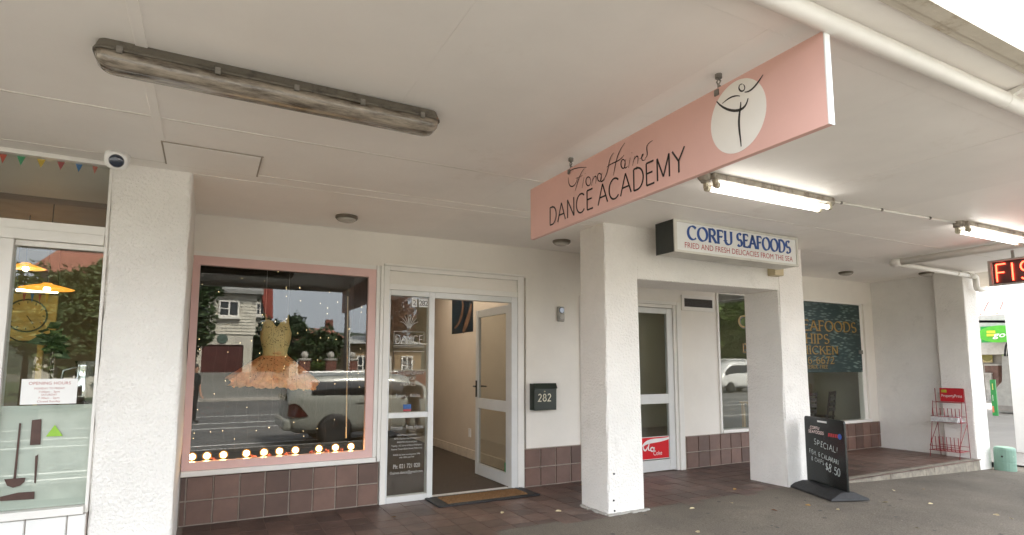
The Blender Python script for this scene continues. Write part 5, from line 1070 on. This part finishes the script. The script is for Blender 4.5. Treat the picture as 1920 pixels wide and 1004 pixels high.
MB().prism([(xl - .5, -YD + .5, ze), (xl - .5, -YD + .5, ze + .25), (xl - .5, -40, ze + 2.6), (xl - .5, -40, ze)], (xr_ - xl + 1, 0, 0)).build('roof', mat('grey_roof', (.25, .25, .24), .6), hsn, fix=True)
s0, s1 = mir(476, 600, 41), mir(508, 556, 41); cbox('side_wing', BOARD, hsn, xr_ - 1, s1.x - .6, -44, -41, zb0, s1.z + .2)
hwin(mir(480, 570, 41).x, mir(496, 590, 41).x, mir(480, 592, 41).z, mir(480, 568, 41).z, -40.99, hsn)
MB().prism([(mir(483, 556, 41).x, -40.6, s1.z + 1.5), (mir(509, 556, 41).x, -40.6, s1.z + 1.5), (mir(511, 598, 41).x, -40.6, mir(511, 598, 41).z), (mir(497, 596, 41).x, -40.6, mir(497, 596, 41).z)], (0, -3, 0)).build('red_roof', ROOFR, hsn, fix=True)
pq = mir(417, 635.5, YD); MB().lathe([(.32, 0), (.32, .05), (.26, .06)], (pq.x, -YD + .0, pq.z), (0, 1, 0), 20).build('oval_plaque', mat('green_plaque', (.08, .12, .10), .5), hsn)
BRK = mat('red_brick', (.22, .085, .06), .85, .3, 8)
def brick_post(x, y, h, label):
    t = thing('brick_pillar', label, 'pillar', (x, y, -.28), 'brick gate pillars with ball finials'); bw_, n_ = .42, int(h / .086)
    body = cbox('mortar_core', mat('mortar', (.35, .32, .28), .9), t, x - .27, x + .27, y - .27, y + .27, -.3, -.28 + n_ * .086)
    bk = MB()
    for k in range(n_):
        z = -.28 + k * .086
        for sx in range(2):
            o_ = .0 if k % 2 else .0; xx = x - .28 + sx * .285
            bk.box(xx, xx + .275, y - .28, y + .28, z + .005, z + .08)
    bk_o = bk.build('brick_courses', BRK, t); bk_o['kind'] = 'stuff'
    cbox('cap', CONC, t, x - .33, x + .33, y - .33, y + .33, -.28 + n_ * .086, -.16 + n_ * .086, bevel=.03); MB().sphere((x, y, .04 + n_ * .086), .21, 18, 12).build('ball_finial', CONC, t, smooth=True)
YB = 29.5
for px, lb in ((571, 'brick gate pillar with stone ball nearest the weatherboard house'), (620, 'brick gate pillar with stone ball in the middle of the front wall'), (660, 'brick gate pillar with stone ball beside the wooden pole')): brick_post(mir(px, 680, YB).x, -YB, 1.9, lb)
gwall = thing('brick_garden_wall', 'low red brick garden wall between the ball topped pillars', 'wall', (8, -YB, -.28)); x0, x1 = mir(620, 680, YB).x + .3, mir(760, 680, YB).x + 8
cbox('coping', CONC, gwall, x0, x1, -YB - .16, -YB + .16, 1.0, 1.07); gm = cbox('mortar_core', mat('mortar', ()), gwall, x0, x1, -YB - .10, -YB + .10, -.3, 1.0)
bk = MB()
for k in range(15):
    xx = x0 + (.12 if k % 2 else 0)
    while xx < x1 - .24: bk.box(xx, xx + .23, -YB - .115, -YB + .115, -.28 + k * .085, -.205 + k * .085); xx += .242
bk.build('bricks', BRK, gm)['kind'] = 'stuff'
def tree(name, label, px, py, yy, rad, n, s, cols, base=None, seed=0, cat='tree', mirror=True, group=None):
    p = mir(px, py, yy) if mirror else Vector((px, py, yy)); zb_ = -.3 if base is None else base
    t = thing(name, label, cat, (p.x, p.y, zb_), group); m_ = mat('leaf_' + name + str(seed), cols, .6, .3, 1.5, col2=tuple(c * .45 for c in cols)); mb = MB(); r = random.Random(seed)
    leafy(mb, p, rad, n, s, 0, seed)
    for k in range(7):
        d = Vector((r.uniform(-.8, .8) * rad[0], r.uniform(-.6, .6) * rad[1], r.uniform(-.6, .9) * rad[2])); leafy(mb, p + d, (rad[0] * .4, rad[1] * .4, rad[2] * .35), n // 9, s, 0, seed * 10 + k)
    mb.build('crown', m_, t); tk = MB().tube([(p.x, p.y, zb_), (p.x + .05, p.y, p.z - rad[2] * .4), (p.x, p.y, p.z + rad[2] * .3)], [.09 * rad[2] ** .5, .07 * rad[2] ** .5, .02], 8)
    for k in range(5):
        a = k * 1.3; tk.tube([(p.x + .03, p.y, p.z - rad[2] * .4), (p.x + math.cos(a) * rad[0] * .3, p.y + math.sin(a) * rad[1] * .3, p.z), (p.x + math.cos(a) * rad[0] * .6, p.y + math.sin(a) * rad[1] * .6, p.z + rad[2] * .35)], [.04, .03, .01], 6)
    tk.build('trunk', mat('bark', (.07, .05, .035), .9, .3, 8, .4, 30), t)
tree('shrub', 'big round dark green shrub behind the ball topped pillars', 594, 655, 32, (1.9, 1.5, 1.6), 4200, .13, (.04, .075, .018), seed=3, cat='shrub')
tree('hedge', 'tall dark hedge beside the weatherboard house wall', 512, 650, 38.0, (2.0, 1.5, 2.6), 5000, .14, (.028, .055, .018), seed=4, cat='hedge')
tree('street_tree', 'leafy tree at the left of the garage, mirrored in the pink window', 366, 600, 25, (1.1, 1.0, 2.0), 2000, .12, (.05, .09, .025), seed=5)
tree('shrub', 'low bright green shrub between two brick pillars', 596, 692, 30.5, (.9, .6, .5), 900, .09, (.10, .16, .03), seed=6, cat='shrub')
tree('rust_tree', 'rust coloured tree mirrored in the entrance side light', 738, 590, 34, (1.8, 1.6, 2.4), 2600, .14, (.16, .06, .03), seed=7)
tree('garden_tree', 'olive green tree mirrored at the right of the side light', 800, 600, 36, (1.5, 1.5, 3.0), 2600, .14, (.06, .075, .025), seed=8)
tree('roadside_tree', 'broad green tree across the road, mirrored in the seafood window', 1375, 610, 26, (6.0, 3.5, 3.4), 9000, .26, (.15, .22, .05), seed=9)
tree('roadside_tree', 'dark green tree behind the white van, mirrored in the seafood window', 1352, 640, 31, (5.0, 3.5, 4.0), 6000, .28, (.07, .11, .03), seed=10)
for k, (px, py, yy) in enumerate(((55, 570, 26), (120, 600, 24), (165, 560, 25.5), (150, 640, 22.5))):
    v = ony(px, py, yc + (yy + yc)); p = Vector((v.x, -yy, v.z))
    tree('street_hedge', ['dense hedge bush farthest left across the road', 'dense hedge bush second from left across the road', 'dense hedge bush third from left across the road', 'low dense hedge bush in front across the road'][k], p.x, p.y, p.z, (2.0, 1.2, 1.7), 3600, .11, (.08, .12, .035), seed=20 + k, cat='hedge', mirror=False, group='hedge bushes mirrored in the cafe window')
def far_house(label, xa, xb, y, zw, zr, wall, roof):
    t = thing('house', label, 'house', ((xa + xb) / 2, y - 3, -.3)); cbox('wall', wall, t, xa, xb, y - 6, y, -.3, zw); MB().prism([(xa - .5, y + .5, zw), ((xa + xb) / 2 - 1, y - 3, zr), ((xa + xb) / 2 + 1, y - 3, zr), (xb + .5, y + .5, zw)], (0, .01, 0)).add([(xa - .5, y + .5, zw), (xb + .5, y + .5, zw), (xb + .5, y - 6.5, zw), (xa - .5, y - 6.5, zw), ((xa + xb) / 2 - 1.5, y - 3, zr), ((xa + xb) / 2 + 1.5, y - 3, zr)], [(0, 1, 5, 4), (1, 2, 5), (2, 3, 4, 5), (3, 0, 4), (0, 3, 2, 1)]).build('roof', roof, t)
    for k in range(3): hwin(xa + (xb - xa) * (.12 + .3 * k), xa + (xb - xa) * (.28 + .3 * k), .6, 2.0, y + .002, t)
    MB().box((xa + xb) / 2 + 1, (xa + xb) / 2 + 1.6, y - 3.3, y - 2.7, zw, zr + .8).build('chimney', BRK, t)
a, b = mir(545, 620, 44), mir(650, 640, 44); far_house('cottage with terracotta tile roof behind the round shrub', a.x, b.x, -44, b.z - .2, mir(600, 612, 44).z, CRM, TERR)
a, b = mir(652, 640, 34), mir(790, 640, 34); far_house('pale bungalow with grey roof at the right of the pink window', a.x, b.x, -34, mir(680, 645, 34).z, mir(690, 626, 34).z, mat('tan_wall', (.30, .21, .12), .7, .1, 2), mat('pale_grey_roof', (.4, .4, .38), .6))
v0, v1 = ony(110, 480, yc + 30), ony(300, 480, yc + 30); far_house('house with a red roof mirrored high in the cafe window', v0.x - 1, v1.x + 1, -33, 6.0, 9.2, CRM, TERR)
pl = mir(647, 680, 27.5); po = thing('power_pole', 'tall wooden power pole by the far footpath', 'pole', (pl.x, -27.3, -.3))
MB().tube([(pl.x, -27.3, -.3), (pl.x, -27.3, 9)], [.15, .11], 14).build('post', mat('grey_timber', (.16, .14, .12), .8, .2, 6), po, smooth=True); MB().tube([(pl.x + .17, -27.2, -.3), (pl.x + .15, -27.2, 4)], .03, 8).build('cable_guard', ALU, po); cbox('marker_band', mat('yellow_band', (.6, .5, .05), .6), po, pl.x - .16, pl.x + .16, -27.46, -27.14, .55, .95); cbox('cross_arm', mat('grey_timber', ()), po, pl.x - 1.1, pl.x + 1.1, -27.36, -27.24, 8.3, 8.45)
hl_ = MB(); r = random.Random(4); n = 60; V, F = [], []
for j in range(6):
    for i in range(n + 1):
        a = -2.5 + 5 * i / n; d = 150 + j * 25; V.append((20 + math.sin(a) * d * 1.6, -d * .95 - 10, -1 + (4 + j * 2.4 + 2.4 * math.sin(i * .35 + j) + 1.2 * math.sin(i * 1.9) + r.uniform(-.8, 1.2)) * (0 if j == 0 else 1)))
F = [(j * (n + 1) + i, j * (n + 1) + i + 1, (j + 1) * (n + 1) + i + 1, (j + 1) * (n + 1) + i) for j in range(5) for i in range(n)]
struct(hl_.add(V, F).build('hills', mat('hill_green', (.035, .05, .025), .9, .4, .12), smooth=True))

# ------------------------------------------------------------------ petrol station at right
ps_ = thing('petrol_station_shop', 'petrol station shop with pink roof and green fascia sign seen past the far pillar', 'shop', (30, 4, -.16)); XP = 28.0
Bx = lambda p0, p1, d, name, m_, par=ps_, X=XP, **k: (lambda a, b: cbox(name, m_, par, X, X + d, min(a.y, b.y), max(a.y, b.y), min(a.z, b.z), max(a.z, b.z), **k))(onx(*p0, X), onx(*p1, X))
WALLW = mat('white_station_wall', (.42, .41, .39), .6)
Bx((1700, 655), (2050, 775), 4, 'wall', mat('grey_station_wall', (.30, .28, .25), .6, .25, 1.2), X=29.5); Bx((1700, 601), (2050, 614), 3, 'fascia', WALLW); Bx((1700, 640), (2050, 662), 3, 'lower_fascia', WALLW, X=28.1)
rf = onx(1700, 601, XP); rg = onx(2050, 601, XP); zt = onx(1840, 566, 31).z
rp = MB().add([(XP, rf.y, rf.z), (XP, rg.y, rg.z), (31, rg.y - .5, zt), (31, rf.y + .5, zt), (XP, rf.y, rf.z - .1), (XP, rg.y, rg.z - .1), (31, rg.y - .5, zt - .1), (31, rf.y + .5, zt - .1)], [(0, 1, 2, 3), (7, 6, 5, 4), (0, 4, 5, 1), (1, 5, 6, 2), (2, 6, 7, 3), (3, 7, 4, 0)]).build('roof', mat('pink_roof', (.42, .25, .21), .5, .05), ps_, fix=True)
for k in range(14):
    y = rf.y - .6 - k * .55; MB().prism([(XP - .02, y, rf.z + .01), (XP - .02, y - .06, rf.z + .01), (30.98, y - .06 + .9, zt + .03), (30.98, y + .9, zt + .03)], (0, 0, .05)).build('roof_rib', mat('brown_rib', (.12, .07, .06), .6), rp, fix=True)
SGN = mat('green_sign', (.010, .26, .045), .4); sgb = Bx((1838, 613), (1935, 640), .12, 'fascia_sign', SGN, X=27.8)
c1 = onx(1862, 627, 27.79); MB().prism([(27.79, c1.y + .55 * math.cos(R(a)) * 1.3 - .2, c1.z + .34 * math.sin(R(a))) for a in range(0, 360, 12)], (-.01, 0, 0)).build('light_green_patch', mat('lime_green', (.08, .42, .03), .4), sgb, fix=True)
ym = MB()
for k, (a_, b_) in enumerate((((1850, 623), (1866, 622)), ((1850, 629), (1868, 628)))): p, q = onx(*a_, 27.77), onx(*b_, 27.77); ym.box(27.765, 27.775, q.y, p.y, p.z - .05, p.z + .05)
ym.build('yellow_stripe', mat('yellow_stripe', (.6, .6, .05), .4), sgb)
p = onx(1862, 633, 27.76); text(sgb, WHITE, 'go', p, NY, Z_, .22, 'LEFT', .42, italic=.25, bold=.01)
gpole = thing('green_pole', 'slim dark green post standing just past the far right pillar', 'post', (14, .6, -.16)); p = onx(1829, 600, 14); MB().tube([(14, p.y + .1, -.16), (14, p.y + .1, 4)], .07, 12).build('shaft', mat('green_post', (.01, .17, .07), .4), gpole, smooth=True); cbox('foot_plate', STEEL, gpole, 13.88, 14.12, p.y - .02, p.y + .22, -.16, -.145)
scn_ = thing('station_canopy', 'white boarded petrol station canopy with square white post at right edge', 'canopy', (12, -1, -.16))
for k in range(14): cbox('soffit_board', mat('station_soffit', (.50, .47, .42), .6, .04), scn_, 11.4 + k * 1.0, 12.38 + k * 1.0, -3.0, 20, 4.2, 4.25)  # soffit and roof stretched well past the visible part to shade the forecourt
cbox('canopy_roof', WALLW, scn_, 11.3, 25.5, -3.1, 20.1, 4.26, 4.6)
p = onx(1887, 640, 12.2); cbox('post', mat('white_post', (.60, .59, .57), .4, .03), scn_, 12.2, 12.7, p.y - .62, p.y, -.16, 4.2, bevel=.02)
cbox('soffit_lamp', mat('grey_lamp', (.4, .38, .35), .5), scn_, 19.5, 20, 2.4, 2.8, 4.1, 4.2)
pp = onz(1890, 776, -.158); pu = thing('fuel_pump', 'white fuel pump with black hoses on the bright forecourt', 'fuel pump', pp); X = pp.x
pts = [onx(*q, X) for q in ((1869, 774), (1868, 727), (1878, 716), (1878, 667), (1915, 662), (1916, 716), (1922, 727), (1922, 776))]
MB().prism(pts, (.5, 0, 0)).build('cabinet', mat('pale_cabinet', (.42, .40, .36), .4), pu, bevel=.03, fix=True)
a, b = onx(1868, 760, X), onx(1923, 774, X); cbox('plinth', mat('grey_plinth', (.3, .27, .24), .6), pu, X - .04, X - .002, b.y, a.y, b.z, a.z)
a, b = onx(1895, 670, X), onx(1914, 700, X); cbox('display', mat('display_panel', (.55, .58, .58), .2), pu, X - .03, X - .002, b.y, a.y, b.z, a.z)
for k in range(3):
    p0 = onx(1884 + k * 6, 668, X - .1); p1 = onx(1886 + k * 6, 642, X - .1); p2 = onx(1896 + k * 6, 640, X - .05); MB().tube(bez(p0, p0.lerp(p1, .8), p1, p2, n=10), .03, 8).build('hose', BLACK, pu, smooth=True)
a, b = onx(1857, 712, X - 1.2), onx(1873, 782, X - 1.2); prm = thing('promotion_board', 'narrow green promotion board standing beside the fuel pump', 'board', (X - 1.2, a.y, -.158))
cbox('panel', mat('green_board', (.02, .30, .05), .45), prm, X - 1.25, X - 1.2, b.y, a.y, -.157, a.z)
for k, c in enumerate(((.75, .7, .2), (.8, .78, .7), (.75, .2, .1), (.8, .78, .7))): cbox('printed_patch', mat('patch' + 'abcd'[k], c, .5), prm, X - 1.26, X - 1.2505, b.y + .06 + .03 * k, a.y - .05, a.z - .3 - .33 * k, a.z - .12 - .33 * k)
for nm, lb, p0, p1, col, xx in (('poster_panel', 'cream poster with dark emblem on the petrol station shop', (1841, 658), (1861, 680), (.62, .52, .25), 29.4), ('poster_panel', 'lime coloured poster on the petrol station shop behind the pump', (1878, 662), (1902, 676), (.35, .6, .12), 29.4), ('shelf_unit', 'dark stocked shelf in front of the petrol station shop', (1846, 686), (1872, 700), (.14, .07, .05), 29.0), ('ice_chest', 'grey chest freezer against the petrol station wall', (1846, 702), (1862, 745), (.42, .41, .38), 28.9)):
    a, b = onx(*p0, xx), onx(*p1, xx); z0_ = -.158 if nm in ('ice_chest', 'shelf_unit') else b.z; t = thing(nm, lb, nm.split('_')[0] if nm != 'ice_chest' else 'freezer', (xx, a.y, z0_)); cbox('panel' if 'poster' in nm else 'cabinet', mat(nm + str(p0[0]), col, .5, .3, 5), t, xx, xx + (.05 if 'poster' in nm else .5), b.y, a.y, z0_, a.z, bevel=.01)
    if nm == 'ice_chest' or nm == 'shelf_unit': cbox('lid', WALLW, t, xx - .02, xx + .5, b.y - .02, a.y + .02, a.z, a.z + .06)
    elif p0[0] == 1841: c1 = (a + b) / 2; MB().prism([(xx - .012, c1.y + .2 * math.cos(R(q)), c1.z + .2 * math.sin(R(q))) for q in range(0, 360, 20)], (.01, 0, 0)).build('emblem', mat('olive_emblem', (.2, .18, .04), .5), t, fix=True)

# gum spots trodden into the paving
gum = MB(); r = random.Random(31)
for _ in range(70):
    x, y = r.uniform(.6, 9.5), r.uniform(-4.0, -1.45); s_ = r.uniform(.008, .022); z = gz(x, y) + .0022
    gum.add([(x + s_ * math.cos(a * .785) * r.uniform(.75, 1.15), y + s_ * math.sin(a * .785) * r.uniform(.75, 1.15), z) for a in range(8)], [tuple(range(8))])
tag(gum.build('gum_spots', mat('trodden_gum', (.055, .05, .045), .7)), 'dark trodden gum spots on the asphalt footpath', 'gum', kind='stuff')
